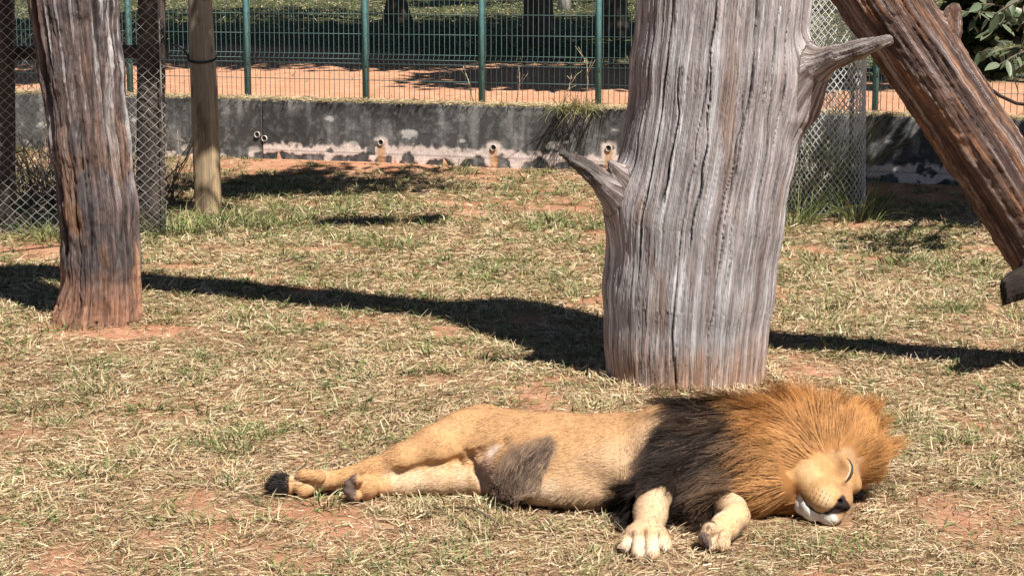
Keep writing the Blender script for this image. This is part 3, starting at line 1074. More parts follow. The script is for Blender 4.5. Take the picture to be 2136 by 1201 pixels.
def build_left_chain_link():
    y0 = G(150, 492)[1]
    x0, x1 = V(-140, 480, y0)[0], V(345, 480, y0)[0]
    root = thing('chain_link_fence', 'chain-link fence on dark timber posts at the edge behind the brown trunk', 'fence', (x1, y0, 0))
    loc = np.array(root.location)
    mb = MB()
    def fn(a, z, d):
        sag = 0.03 * np.sin(a * 3.1 + z * 1.7) * np.sin(z * 2.2)
        return np.stack([a, y0 + d + sag + 0 * a, z], -1) - loc
    chain_link(mb, x0, x1, 0.0, 2.5, 0.041, 0.036, 0.0031, fn)
    mb.build('wire_netting', M['galv'], root, True)
    mb = MB()
    mb.tube(np.array([[x1, y0, 0.0], [x1, y0 + .0, 2.5]]) - loc, 0.006, 6)
    mb.build('tension_wire', M['old_wire'], root, True)

    def timber(name, p0, p1, w, dep, parent, seed):
        p0, p1 = np.asarray(p0, float), np.asarray(p1, float)
        d = unit(p1 - p0)
        L = np.linalg.norm(p1 - p0)
        side = unit(np.cross(d, [0, 1, 0]))
        n = 14
        an = np.arange(n) / n * 2 * math.pi
        sq = 1 / np.maximum(np.abs(np.cos(an)), np.abs(np.sin(an))) ** 0.75
        ts = np.linspace(0, 1, 40)
        T, A = np.meshgrid(ts, an, indexing='ij')
        nz = 1 + .12 * (fbm(np.stack([np.cos(A) * 2 + seed, np.sin(A) * 2, T * 8], -1), 3) - .5)
        v = p0 + d * (T * L)[..., None] + side * (np.cos(A) * sq * w / 2 * nz)[..., None] + np.array([0, 1, 0]) * (np.sin(A) * sq * dep / 2 * nz)[..., None]
        i = np.arange(39)[:, None] * n
        j, k = np.arange(n)[None], (np.arange(n)[None] + 1) % n
        q = np.stack([i + j, i + n + j, i + n + k, i + k], -1).reshape(-1, 4)
        vv = np.concatenate([v.reshape(-1, 3), [p0, p1]])
        t = [[560, k_, (k_ + 1) % n] for k_ in range(n)] + [[561, 39 * n + (k_ + 1) % n, 39 * n + k_] for k_ in range(n)]
        f = fbm(vv * np.array([9, 9, 3]) + seed, 4)
        col = lerp(np.array([0.045, 0.034, 0.028]), np.array([0.09, 0.068, 0.055]), sstep(.4, .65, f)[:, None])
        gr = np.concatenate([np.stack([np.cos(A) * .2, T * L, np.sin(A) * .2], -1).reshape(-1, 3), [[0, 0, 0], [0, L, 0]]])
        return mesh_obj(name, vv - loc, [q, np.array(t)], M['dark_wood'], parent, True, {'col': col, 'grain': gr})
    yb = y0 + 0.14
    timber('post', V(313, 500, yb), V(318, -250, yb), 0.20, 0.18, root, 1.0)
    timber('post', V(8, 500, yb), V(2, -250, yb), 0.17, 0.17, root, 4.0)
    timber('rail', V(-140, 113, yb + .16), V(350, 108, yb + .16), 0.10, 0.08, root, 7.0)


def build_plant_guard():
    c = G(1722, 452)
    c[1] += 0.34
    R = 0.335
    cx = V(1716, 450, c[1])[0]
    root = thing('wire_plant_guard', 'upright chain-link cylinder guarding tall grass behind the silver-grey trunk', 'plant guard', (cx, c[1], 0))
    loc = np.array(root.location)
    mb = MB()
    def fn(a, z, d):
        th = a / R
        rr = R + d + 0.02 * np.sin(th * 2 + z * 1.5)
        return np.stack([rr * np.sin(th), -rr * np.cos(th), z], -1)
    chain_link(mb, 0, 2 * math.pi * R, 0.0, 2.3, 2 * math.pi * R / 84, 0.032, 0.0043, fn)
    mb.build('wire_netting', M['new_wire'], root, True)
    mb = MB()
    a = np.linspace(0, 2 * math.pi, 40)
    for z in (0.02, 2.3):
        mb = MB()
        mb.tube(np.stack([R * np.sin(a), -R * np.cos(a), 0 * a + z], -1), 0.005, 5, cap=False)
        mb.build('edge_wire', M['old_wire'], root, True)
    for th in (2.2, 4.2):
        mb = MB()
        mb.tube([[(R - .03) * math.sin(th), -(R - .03) * math.cos(th), -.05], [(R - .03) * math.sin(th), -(R - .03) * math.cos(th), 2.4]], 0.016, 8)
        mb.build('stake', M['old_wire'], root, True)
    return np.array([cx, c[1]]), R


build_left_chain_link()
GUARD_C, GUARD_R = build_plant_guard()


# ------------------------------------------------------------------ the lion
def build_lion():
    L = G
    r = np.random.default_rng(21)
    root_loc = G(1200, 1010)
    f = Field([-1.02, 6.0, -0.03], [1.72, 8.05, 0.56], 0.0058)
    # --- trunk of the body, lying on its side with the legs towards the camera
    f.ell(L(1345, 952, .165), (.30, .27, .16), k=.05)
    f.ell(L(1210, 950, .152), (.27, .25, .145), k=.08)
    f.ell(L(1105, 942, .15), (.24, .22, .138), k=.08)
    f.ell(L(1020, 922, .152), (.20, .19, .130), k=.10)
    f.ell(L(1150, 1005, .085), (.2, .13, .085), k=.06)
    f.ell(L(1240, 1015, .075), (.16, .13, .075), k=.05)
    f.ell(L(1105, 893, .345), (.10, .10, .06), k=.07, sub=True)
    # lower hind leg
    f.chain([L(1045, 975, .10), L(1000, 999, .062), L(915, 1003, .055), L(845, 1010, .046), L(792, 1014, .045)], [.075, .055, .049, .037, .034], .02)
    # upper hind leg
    f.chain([L(1005, 902, .175), L(960, 917, .18), L(905, 936, .165), L(842, 958, .135), L(776, 978, .098), L(700, 999, .062)],
            [.10, .095, .08, .055, .033, .034], .045)
    # hind paws
    f.ell(L(668, 1001, .06), (.062, .042, .04), k=.02)
    for px, py, z in ((632, 990, .088), (620, 1000, .065), (622, 1014, .045), (634, 1024, .032)):
        f.cone(L(665, 1000 + (py - 1003) * .4, z * .7 + .02), L(px, py, z), .026, .0235, .006)
    f.ell(L(765, 1015, .055), (.045, .045, .05), k=.02)
    for px, py, z in ((745, 999, .095), (733, 1009, .075), (730, 1022, .052), (740, 1033, .032)):
        f.ell(L(px, py, z), (.027, .03, .022), k=.008)
    # tail passing behind the legs
    tail = [L(965, 895, .12), L(900, 930, .06), L(820, 962, .03), L(720, 990, .022), L(640, 1010, .022), L(612, 1014, .028)]
    f.chain(tail, [.035, .026, .02, .018, .016, .02], .01)
    f.ell(L(592, 1012, .045), (.052, .04, .042), k=.01)
    # groin
    f.ell(L(1030, 985, .09), (.05, .075, .08), k=.02)
    # upper foreleg
    f.chain([L(1420, 925, .25), L(1385, 975, .19), L(1368, 1022, .14), L(1357, 1072, .088), L(1350, 1105, .062)], [.12, .085, .064, .053, .051], .03)
    f.ell(L(1347, 1114, .055), (.075, .06, .046), k=.02)
    for px, py, z in ((1307, 1138, .03), (1332, 1153, .032), (1361, 1154, .032), (1388, 1138, .03)):
        f.cone(L(1347 + (px - 1347) * .7, 1112, .05), L(px, py, z), .029, .025, .003)
    # lower foreleg, wrist bent so that the paw turns back
    f.chain([L(1440, 1010, .09), L(1490, 1040, .085), L(1527, 1062, .085), L(1537, 1078, .078)], [.075, .062, .05, .046], .02)
    f.chain([L(1535, 1074, .08), L(1512, 1098, .068), L(1497, 1112, .056)], [.046, .048, .044], .015)
    for px, py, z, rr in ((1478, 1100, .085, .026), (1472, 1120, .055, .027), (1484, 1134, .036, .026), (1508, 1136, .034, .026)):
        f.cone(L(1507, 1106, .06), L(px, py, z), .03, rr, .006)
    def surf(px, py):
        d_ = unit(ray(px, py))
        for t_ in np.arange(6.0, 8.6, .003):
            p_ = np.array([0, 0, CAM_H]) + d_ * t_
            i_ = np.round((p_ - f.lo) / f.h).astype(int)
            if (i_ >= 0).all() and (i_ < f.A.shape).all() and f.A[tuple(i_)] < 0: return p_
        return L(px, py, .1)
    # skin folds of the groin, haunch and elbow
    for pts_, rr_ in (([(978, 952), (1000, 944), (1022, 934), (1050, 920)], .011), ([(985, 955), (1000, 983), (1013, 1020)], .010), ([(760, 993), (830, 986), (900, 972), (960, 958)], .006)):
        g_ = [surf(*p_) for p_ in pts_]
        for a_, b_ in zip(g_[:-1], g_[1:]): f.cone(a_, b_, rr_, rr_, .03, sub=True)
    # --- mane bulk
    f.ell(L(1405, 945, .20), (.20, .25, .185), k=.04)
    f.ell(L(1530, 938, .195), (.22, .26, .178), k=.08)
    f.ell(L(1640, 940, .18), (.17, .22, .15), k=.08)
    f.ell(L(1460, 1000, .12), (.2, .16, .12), k=.06)
    f.ell(L(1600, 1000, .115), (.14, .17, .115), k=.06)
    # --- head: frame with F towards the nose, U towards the crown, R its upper side
    F = unit(np.array([.25, -.954, -.158]))
    U = np.array([.848, .138, .512])
    U = unit(U - F * (U @ F))
    R = np.cross(F, U)
    N = L(1757, 1050, .092)
    H = lambda a, b, c: N + F * a + U * b + R * c
    ax = np.stack([F, U, R])
    f.ell(H(-.30, .035, .02), (.12, .195, .145), ax, k=.06)
    f.ell(H(-.27, .17, -.02), (.085, .09, .13), ax, k=.06)
    f.ell(H(-.27, .05, 0), (.13, .115, .12), ax, k=.05)
    f.ell(H(-.17, .066, 0), (.08, .06, .085), ax, k=.03)
    f.cone(H(-.16, .056, 0), H(-.02, .006, 0), .052, .040, .035)
    f.cone(H(-.14, -.012, 0), H(-.06, -.02, 0), .078, .058, .03)
    for s in (1, -1):
        f.ell(H(-.115, -.035, s * .046), (.085, .066, .045), ax, k=.03)
        f.ell(H(-.20, -.03, s * .07), (.10, .088, .068), ax, k=.03)
        f.ell(H(-.055, -.046, s * .034), (.068, .052, .046), ax, k=.02)
        f.ell(H(-.145, .098, s * .05), (.036, .02, .03), ax, k=.03)
    f.cone(H(-.2, -.095, 0), H(-.085, -.10, 0), .07, .034, .02)
    f.ell(H(-.065, -.104, .004), (.036, .028, .044), ax, k=.010)
    f.ell(H(-.006, .0, 0), (.022, .023, .031), ax, k=.010)
    # hollows: eye, mouth, nostril
    f.ell(H(-.095, .072, .085), (.03, .02, .03), ax, k=.03, sub=True)
    for s in (1, -1):
        f.ell(H(.012, -.004, s * .021), (.014, .008, .008), ax, k=.006, sub=True)
    f.cone(H(.01, -.02, 0), H(.012, -.05, 0), .004, .004, .008, sub=True)
    # ear half lost in the mane
    f.ell(H(-.29, .13, .115), (.03, .05, .045), ax, k=.03)

    v, q = f.mesh()
    n = vnormals(v, q)
    rib = sstep(L(1150, 950, .2)[0], L(1200, 950, .2)[0], v[:, 0]) * sstep(L(1390, 950, .2)[0], L(1330, 950, .2)[0], v[:, 0]) * sstep(.1, .2, v[:, 2])
    v = v + n * (0.0007 * rib * np.sin(v[:, 0] * 105 + 9 * v[:, 1]) + .012 * (fbm(v * 6, 2) - .5) * (v[:, 0] < L(1400, 950, .2)[0]) * sstep(.06, .12, v[:, 2]))[:, None]
    n = vnormals(v, q)
    hl = (v - N) @ ax.T                                   # head coordinates of every vertex
    near = lambda P, rad: np.linalg.norm(v - P, axis=1) / rad
    fb = fbm(v * 9, 4)
    fb2 = fbm(v * 30, 3)

    # --- coat colours
    tawny = np.array([.47, .265, .122]); back = np.array([.235, .14, .082]); cream = np.array([.58, .40, .245]); gold = np.array([.51, .285, .125])
    col = np.tile(tawny, (len(v), 1))
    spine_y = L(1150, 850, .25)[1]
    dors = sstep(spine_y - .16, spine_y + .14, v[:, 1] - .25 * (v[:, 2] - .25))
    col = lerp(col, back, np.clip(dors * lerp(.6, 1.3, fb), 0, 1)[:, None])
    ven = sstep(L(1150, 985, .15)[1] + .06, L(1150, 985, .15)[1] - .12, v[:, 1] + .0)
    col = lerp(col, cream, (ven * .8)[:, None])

    def along(P, rad, c, a=1.0, soft=.5):
        nonlocal col
        d = np.full(len(v), 9.0)
        for p in P: d = np.minimum(d, near(p, rad))
        w = sstep(1.0, soft, d + .35 * (fb - .5)) * a
        col = lerp(col, np.asarray(c, float), w[:, None])
    along([L(1000, 999, .06), L(960, 1001, .06), L(915, 1003, .055), L(870, 1008, .05), L(830, 1011, .05)], .085, cream * 1.02, .9)
    along([L(800, 1014, .05)], .05, gold * .95, .8)
    along([L(905, 936, .165), L(842, 958, .135), L(776, 978, .1), L(720, 994, .07)], .07, gold, .8)
    along([L(660, 1000, .06), L(630, 1000, .06)], .07, (.66, .50, .34), .8)
    along([L(1035, 985, .10), L(1030, 960, .13)], .10, (.40, .27, .21), .9)
    along([L(1040, 950, .17)], .05, (.62, .49, .42), .7)
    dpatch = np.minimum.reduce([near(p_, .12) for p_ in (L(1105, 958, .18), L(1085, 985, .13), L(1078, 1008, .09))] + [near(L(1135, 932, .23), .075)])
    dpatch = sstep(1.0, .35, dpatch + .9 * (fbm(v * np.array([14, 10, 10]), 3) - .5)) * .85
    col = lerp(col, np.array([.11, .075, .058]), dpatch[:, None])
    along([L(1060, 1010, .08), L(1080, 1025, .05)], .075, (.34, .25, .20), .7, .2)
    along([L(1150, 1030, .06), L(1220, 1030, .06), L(1090, 1025, .05)], .10, (.60, .47, .33), .7)
    along([L(1357, 1072, .088), L(1362, 1050, .11)], .075, (.60, .43, .26), .8)
    along([L(1347, 1140, .05), L(1320, 1140, .04), L(1375, 1140, .04)], .065, (.70, .55, .39), .9)
    along([L(1352, 1100, .10)], .05, (.56, .33, .16), .6)
    along([L(1515, 1090, .09), L(1535, 1070, .1)], .06, (.66, .44, .22), .8)
    along([L(1490, 1060, .13)], .05, (.72, .58, .42), .7)
    along([L(1490, 1135, .05), L(1505, 1138, .05)], .04, (.70, .56, .38), .8)
    # shade in the gaps between the toes, put into the coat colour
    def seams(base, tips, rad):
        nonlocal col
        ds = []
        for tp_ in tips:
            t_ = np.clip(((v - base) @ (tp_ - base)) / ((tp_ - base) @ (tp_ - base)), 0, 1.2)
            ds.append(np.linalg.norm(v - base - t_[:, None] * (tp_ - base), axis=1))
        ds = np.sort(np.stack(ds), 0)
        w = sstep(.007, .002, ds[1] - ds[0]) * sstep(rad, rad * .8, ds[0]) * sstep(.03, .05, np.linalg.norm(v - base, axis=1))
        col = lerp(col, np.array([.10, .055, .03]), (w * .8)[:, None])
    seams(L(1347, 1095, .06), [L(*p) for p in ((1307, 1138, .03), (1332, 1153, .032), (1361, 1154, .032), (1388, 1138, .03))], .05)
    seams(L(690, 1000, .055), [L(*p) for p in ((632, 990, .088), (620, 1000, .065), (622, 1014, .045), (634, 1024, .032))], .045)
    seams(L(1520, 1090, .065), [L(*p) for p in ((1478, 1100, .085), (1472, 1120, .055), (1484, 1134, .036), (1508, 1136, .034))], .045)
    # tail tuft
    col = np.where((near(L(592, 1014, .038), .06) < 1)[:, None] & (v[:, 0] < L(608, 1014, .03)[0])[:, None], np.array([.018, .015, .014]), col)
    # pads of the hind paw and of the curled forepaw
    pd = (v[:, 0] < L(747, 1015, .05)[0]) & (near(L(742, 1016, .06), .085) < 1) & (v[:, 0] > L(712, 1015, .05)[0])
    col = np.where(pd[:, None], lerp(np.array([.085, .058, .048]), np.array([.16, .11, .09]), fb2[:, None]), col)
    for p, rad in ((L(1478, 1098, .1), .02), (L(1466, 1118, .065), .021), (L(1474, 1134, .04), .022)):
        col = lerp(col, np.array([.13, .085, .07]), sstep(1.1, .8, near(p, rad))[:, None])

    bvh = BVHTree.FromPolygons([Vector(p) for p in v], [tuple(int(i) for i in ff_) for ff_ in q])

    def drape(pts, up):
        out = []
        for p in pts:
            w = H(*p)
            hit = bvh.find_nearest(Vector(w))
            out.append(np.array(hit[0]) + np.array(hit[1]) * up)
        return np.array(out)
    def on_coat(pts, up=.0015):
        """surface points of the face under the given sight lines, smoothed"""
        out = []
        for px, py in pts:
            d = ray(px, py)
            hit = bvh.ray_cast(Vector((0, 0, CAM_H)), Vector(unit(d)))
            if hit[0] is not None and np.linalg.norm(np.array(hit[0]) - N) < .3:
                out.append(np.array(hit[0]) + np.array(hit[1]) * up)
        out = np.array(out)
        t_ = np.linspace(0, len(out) - 1, 4 * len(out))
        return np.stack([np.interp(t_, np.arange(len(out)), out[:, i]) for i in range(3)], -1)
    # face
    hf, hu, hr = hl.T
    mouth = on_coat([(1669, 1023), (1675, 1037), (1684, 1051), (1694, 1061), (1706, 1068), (1718, 1070), (1729, 1066), (1738, 1058)], .0005)
    mloc = (mouth - N) @ ax.T
    eloc = (on_coat([(1769, 980)], 0)[0] - N) @ ax.T
    face = sstep(-.29, -.22, hf) * (np.abs(hu) < .2)
    fc = lerp(np.array([.48, .275, .12]), np.array([.53, .325, .155]), sstep(-.1, -.02, hf)[:, None])
    fc = lerp(fc, np.array([.40, .26, .15]), (sstep(.03, .1, hu) * sstep(-.1, -.2, hf))[:, None])
    fc = lerp(fc, np.array([.58, .39, .20]), (sstep(.05, .02, np.abs(hu + .03)) * sstep(-.2, -.12, hf) * sstep(-.06, -.1, hf))[:, None])
    fc = lerp(fc, np.array([.30, .165, .075]), (sstep(.05, .012, np.linalg.norm(hl - eloc - np.array([.0, -.02, .010]), axis=1)) * .85)[:, None])
    fc = lerp(fc, np.array([.60, .46, .30]), (sstep(.03, .01, np.linalg.norm(hl - eloc - np.array([-.01, .026, -.008]), axis=1)) * .8)[:, None])
    fc = fc * lerp(.8, 1.15, fbm(hl * np.array([40, 90, 90]), 3))[:, None]
    fc = lerp(fc, np.array([.36, .20, .10]), (sstep(.02, .06, hf + .1) * sstep(.015, .035, hu + .012) * .8)[:, None])   # bridge of the nose
    ta, tb = eloc + np.array([.03, -.012, -.006]), np.array([-.03, .012, .03])
    tq = np.clip(((hl - ta) @ (tb - ta)) / ((tb - ta) @ (tb - ta)), 0, 1)
    fc = lerp(fc, np.array([.20, .105, .05]), (sstep(.016, .005, np.linalg.norm(hl - ta - tq[:, None] * (tb - ta), axis=1)) * .7)[:, None])
    sym = np.stack([hf, hu, np.abs(hr)], -1)
    best_ = np.full(len(v), 9.0)
    line = np.full(len(v), -9.0)
    for mp_ in mloc:
        d_ = np.linalg.norm(sym - np.array([mp_[0], mp_[1], abs(mp_[2])]), axis=1)
        m_ = d_ < best_
        best_[m_] = d_[m_]
        line[m_] = mp_[1]
    chin = np.maximum(sstep(-.104, -.112, hu) * (hf > -.12) * (hf < 0) * (np.abs(hr) < .05), sstep(.003, -.003, hu - line) * (best_ < .075) * sstep(-.135, -.118, hf) * (hu > -.15))
    d_ch = np.linalg.norm(np.stack([hf + .068, hu + .112, np.abs(hr)], -1), axis=1) / .045
    d_pd = np.linalg.norm(np.stack([hf + .05, hu + .05, np.abs(hr) - .036], -1), axis=1) / .055
    chin = sstep(.05, -.05, d_ch - d_pd) * sstep(-.07, -.08, hu) * sstep(-.14, -.12, hf) * (hu > -.17)
    fc = fc * np.array([.88, .84, .78])
    for cp_ in ((1738, 1082), (1725, 1083), (1700, 1078)):
        ch_ = on_coat([cp_], 0)
        if len(ch_):
            cl_ = (ch_[0] - N) @ ax.T
            chin = np.maximum(chin, sstep(.036, .024, np.linalg.norm(hl - cl_, axis=1)) * sstep(.022, .010, hu - cl_[1]))
    fc = lerp(fc, np.array([.74, .70, .64]), chin[:, None])
    lip = sstep(.022, .006, hu - line) * sstep(-.06, -.03, hf) * (1 - chin)
    fc = lerp(fc, np.array([.58, .44, .30]), lip[:, None] * .3)
    nose = sstep(-.032, -.024, hf) * sstep(.004, -.002, np.abs(hr) - lerp(.009, .033, np.clip((hu + .055) / .06, 0, 1))) * (hu < .018) * (hu > -.07)
    fc = lerp(fc, np.array([.035, .022, .02]), nose[:, None])
    col = lerp(col, fc, np.clip(face, 0, 1)[:, None])
    col = lerp(col, np.array([.012, .008, .008]), (np.linalg.norm((hl - np.array([.012, -.004, .021])) / np.array([.016, .010, .010]), axis=1) < 1)[:, None].astype(float))

    # mane region
    PX = lambda px: L(px, 960, .2)[0]
    x = v[:, 0]
    legs = np.minimum.reduce([near(p, rad) for p, rad in ((L(1360, 1060, .10), .085), (L(1357, 1075, .088), .095), (L(1347, 1124, .05), .14), (L(1527, 1062, .085), .07), (L(1537, 1080, .078), .075), (L(1512, 1098, .068), .085), (L(1490, 1130, .05), .07))])
    vup = .966 * v[:, 2] + .26 * (v[:, 1] - 7.1)
    edge = PX(1322) + .12 * (fb - .5) + .66 * (vup - .01)
    mane = sstep(edge - .03, edge + .03, x)
    facecut = sstep(-.215, -.175, hf + .06 * (fb2 - .5) - .45 * np.maximum(np.abs(hr) - .07, 0) - .25 * np.maximum(-hu - .07, 0) - .3 * np.maximum(hu - .07, 0))
    facecut = facecut * (hu < .19) * np.maximum(sstep(-.105, -.082, hu + .05 * (fb2 - .5)), sstep(-.125, -.105, hf) * (hu > -.16))
    mane = mane * (1 - facecut) * sstep(.9, 1.1, legs)
    ow = sstep(PX(1525), PX(1650), x + .22 * (fbm(v * np.array([5, 9, 9]), 3) - .5) + .12 * (v[:, 2] - .2))
    dark = lerp(np.array([.022, .015, .012]), np.array([.12, .07, .04]), sstep(.40, .75, fbm(v * np.array([6, 14, 14]), 3))[:, None] * sstep(PX(1370), PX(1540), x)[:, None])
    orange = np.array([.36, .155, .047])
    mcol = lerp(dark, orange, ow[:, None])
    rim = sstep(.2, .3, hu) * sstep(-.1, -.3, hr)
    mcol = lerp(mcol, np.array([.13, .08, .05]), (rim * .8)[:, None])
    col = lerp(col, mcol * .8, mane[:, None])

    root = thing('lion', 'sleeping male lion with dark and orange mane stretched on its side on the straw', 'lion', root_loc)
    loc = np.array(root.location)
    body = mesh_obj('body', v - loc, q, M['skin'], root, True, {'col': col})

    # --- direction the hair lies in
    C = lambda px, py, z: L(px, py, z)

    def flow(P, Nn):
        d = np.tile(np.array([-.92, -.30, -.05]), (len(P), 1))
        fl = sstep(C(1395, 1000, .1)[1] + .03, C(1395, 1000, .1)[1] - .1, P[:, 1]) * (P[:, 0] > PX(1290)) * (P[:, 0] < PX(1600))
        d = lerp(d, np.array([-.15, -1, -.3]), fl[:, None])
        hq = (P - N) @ ax.T
        onface = sstep(-.22, -.18, hq[:, 0]) * (np.abs(hq[:, 1]) < .2) * (P[:, 0] > PX(1630))
        rad = U * hq[:, 1:2] + R * hq[:, 2:3]
        d = lerp(d, unit(rad * 2 - F * .8), onface[:, None])
        return d

    def mane_flow(P, Nn):
        hq = (P - N) @ ax.T
        rad = unit(U * (hq[:, 1:2] - .02) + R * hq[:, 2:3])
        hd = unit(rad * .95 - F * .55)
        xs = P[:, 0]
        bd = unit(np.stack([-.85 + 0 * xs, -.10 - .75 * sstep(7.45, 7.0, P[:, 1]), -.12 - .35 * sstep(.25, .1, P[:, 2])], -1))
        w = sstep(PX(1560), PX(1735), xs + .15 * (noise(P * 4) - .5))
        return unit(lerp(bd, hd, w[:, None]))

    def grow(P, Nn, D, length, m, lift, droop, curl, width, cols, seed, clump=0.0, floor=.012, root=.004, bend=0.0):
        rr = np.random.default_rng(seed)
        k = len(P)
        tang = unit(D - Nn * np.sum(D * Nn, 1, keepdims=True) * .8)
        jit = np.stack([noise(P * 26 + a) - .5 for a in (1.1, 7.7, 13.3)], -1) * clump
        jit2 = np.stack([noise(P * 70 + a) - .5 for a in (2.1, 4.7, 9.3)], -1) * clump * .6
        tang = unit(tang + jit + jit2 + rr.normal(0, curl, (k, 3)))
        pts = [P - Nn * root]
        d = unit(tang + Nn * lift)
        seg = length / (m - 1)
        for i in range(m - 1):
            p = pts[-1] + d * seg[:, None]
            p[:, 2] = np.maximum(p[:, 2], floor)
            pts.append(p)
            d = unit(d * .85 + tang * .25 + np.array([0, 0, -1]) * droop + bend + rr.normal(0, curl * .4, (k, 3)))
        pts = np.stack(pts, 1)
        ed = unit(np.cross(pts[:, -1] - pts[:, 0], Nn + rr.normal(0, .25, (k, 3))))
        return strips(pts, width, ed, cols)

    fv = lambda a: a[q].mean(1)
    # short coat
    wbody = np.clip(1 - fv(mane), 0, 1)
    wbody = wbody * (fv(v[:, 2]) > .012)
    pads_f = fv((pd | (nose > .5)).astype(float))
    fine_face = sstep(-.2, -.15, fv(hf)) * (fv(x) > PX(1640))
    tuft = (near(L(592, 1014, .038), .062) < 1) & (v[:, 0] < L(606, 1014, .03)[0])
    wbody = wbody * (1 - np.clip(pads_f, 0, 1)) * (1 + 1.2 * fine_face)
    nb = 90000
    P, Nn, fi = sample_faces(v, q, n, wbody, nb, r)
    D = flow(P, Nn)
    ff = fine_face[fi]
    ln = r.uniform(.008, .017, nb) * (1 - .45 * ff)
    cc = col[q[fi, 0]] * r.uniform(.86, 1.14, (nb, 1)) * lerp(.9, 1.1, noise(P * 14))[:, None]
    V1 = grow(P, Nn, D, ln, 3, .16, .0, .10, r.uniform(.0014, .0026, nb) * (1 - .3 * ff), cc, 31, clump=.25, root=.0008)
    fur = mesh_obj('coat_fur', V1[0] - loc, V1[1], M['fur'], body, False, {'col': V1[2]})
    fur['kind'] = 'stuff'
    # belly tuft, groin and elbow hair
    wt = np.zeros(len(q))
    for p, rad in ((L(1105, 960, .18), .085), (L(1085, 985, .13), .09), (L(1140, 930, .23), .05), (L(1070, 1012, .07), .09), (L(1120, 1005, .10), .07)):
        wt = np.maximum(wt, sstep(1, .1, fv(near(p, rad * 1.25))))
    wt0 = wt
    wt = wt * lerp(.45, 1.1, fv(sstep(.38, .62, fbm(v * np.array([11, 9, 9]) + 3, 3))))
    P, Nn, fi = sample_faces(v, q, n, wt ** 1.6, 5200, r)
    D = unit(np.tile(np.array([-.42, -.8, -.3]), (len(P), 1)) + .5 * (np.stack([noise(P * 12 + a) for a in (1, 5, 9)], -1) - .5))
    wr = wt0[fi][:, None]
    cc = lerp(np.array([.065, .042, .033]), np.array([.30, .20, .13]), np.clip(r.random((len(P), 1)) ** 2.5 + .6 * (1 - wr) ** 2, 0, 1))
    Vt = grow(P, Nn, D, r.uniform(.03, .085, len(P)), 4, .12, .1, .1, r.uniform(.0014, .0028, len(P)), cc, 5, clump=.5)
    w2 = sstep(1, .4, fv(np.minimum(near(L(1200, 1035, .05), .13), near(L(1275, 1030, .06), .12)))) * (fv(v[:, 2]) > .01)
    P, Nn, fi = sample_faces(v, q, n, w2, 1500, r)
    D = np.tile(np.array([-.5, -.7, -.4]), (len(P), 1))
    cc = lerp(np.array([.50, .35, .21]), np.array([.30, .19, .11]), r.random((len(P), 1)))
    Vu = grow(P, Nn, D, r.uniform(.015, .04, len(P)), 4, .1, .1, .12, r.uniform(.0013, .0024, len(P)), cc, 6, clump=.4)
    o = mesh_obj('belly_hair', np.concatenate([Vt[0], Vu[0]]) - loc, np.concatenate([Vt[1], Vu[1] + len(Vt[0])]), M['mane'], body, False, {'col': np.concatenate([Vt[2], Vu[2]])})
    o['kind'] = 'stuff'
    # tail tuft
    P, Nn, fi = sample_faces(v, q, n, fv(tuft.astype(float)), 1800, r)
    D = np.tile(np.array([-1.0, -.1, -.1]), (len(P), 1))
    cc = np.array([.016, .013, .012]) * r.uniform(.6, 2.2, (len(P), 1))
    Vt = grow(P, Nn, D, r.uniform(.02, .04, len(P)), 4, .5, .05, .25, r.uniform(.002, .0035, len(P)), cc, 9, clump=.4)
    o = mesh_obj('tail_tuft', Vt[0] - loc, Vt[1], M['mane'], body, False, {'col': Vt[2]})
    o['kind'] = 'stuff'
    # mane: a dark cape, an orange ruff
    wm = fv(mane) * (fv(v[:, 2]) > .02)
    for name, sel, cnt, seed in (('dark_mane', 1 - fv(ow), 28000, 41), ('orange_mane', fv(ow), 38000, 42)):
        P, Nn, fi = sample_faces(v, q, n, wm * np.clip(sel, 0, 1) ** 1.5 + 1e-9, cnt, r)
        D = mane_flow(P, Nn)
        hq = (P - N) @ ax.T
        lk = np.stack([np.round(P * 24 + 1.2 * np.stack([noise(P * 30 + a_) for a_ in (1, 4, 8)], -1))], 0)[0]      # locks of hair
        lh = noise(lk * 7.31)
        ln = r.uniform(.10, .19, cnt) * lerp(1, .55, sstep(.0, .14, hq[:, 0] + .34) * (P[:, 0] > PX(1640))) * lerp(.8, 1.15, lh)
        ln = ln * np.where(P[:, 0] < PX(1400), .8, 1)
        base = mcol[q[fi, 0]]
        vr = lerp(.70, 1.3, lh)[:, None] * r.uniform(.82, 1.18, (cnt, 1))
        pale = ((lh > .72) & (r.random(cnt) < .5))[:, None] * ow[q[fi, 0]][:, None]
        nearf = sstep(-.36, -.2, hq[:, 0]) * (P[:, 0] > PX(1600))
        base = lerp(base, np.array([.46, .235, .085]), (nearf * .6)[:, None] * ow[q[fi, 0]][:, None])
        c0 = lerp(base * vr, np.array([.50, .26, .095]), pale * .6)
        tan = ((lh < .38) & (r.random(cnt) < .32))[:, None] * (1 - ow[q[fi, 0]])[:, None] * sstep(PX(1380), PX(1480), P[:, 0])[:, None]
        c0 = lerp(c0, np.array([.26, .16, .09]), tan * .7)
        m = 5
        tt = np.linspace(0, 1, m)[None, :, None]
        cc = c0[:, None] * lerp(.8, 1.12, tt)
        D = D + .62 * (np.stack([noise(lk * 3.17 + a_) for a_ in (1, 4, 8)], -1) - .5)
        left = sstep(PX(1790), PX(1650), P[:, 0])[:, None]
        pull = np.clip((lk / 24 - P) * 7, -.16, .16)
        bend = pull + left * np.array([-.16, -.02, -.07]) + .30 * (np.stack([noise(lk * 1.7 + a_) for a_ in (11, 14, 18)], -1) - .5)
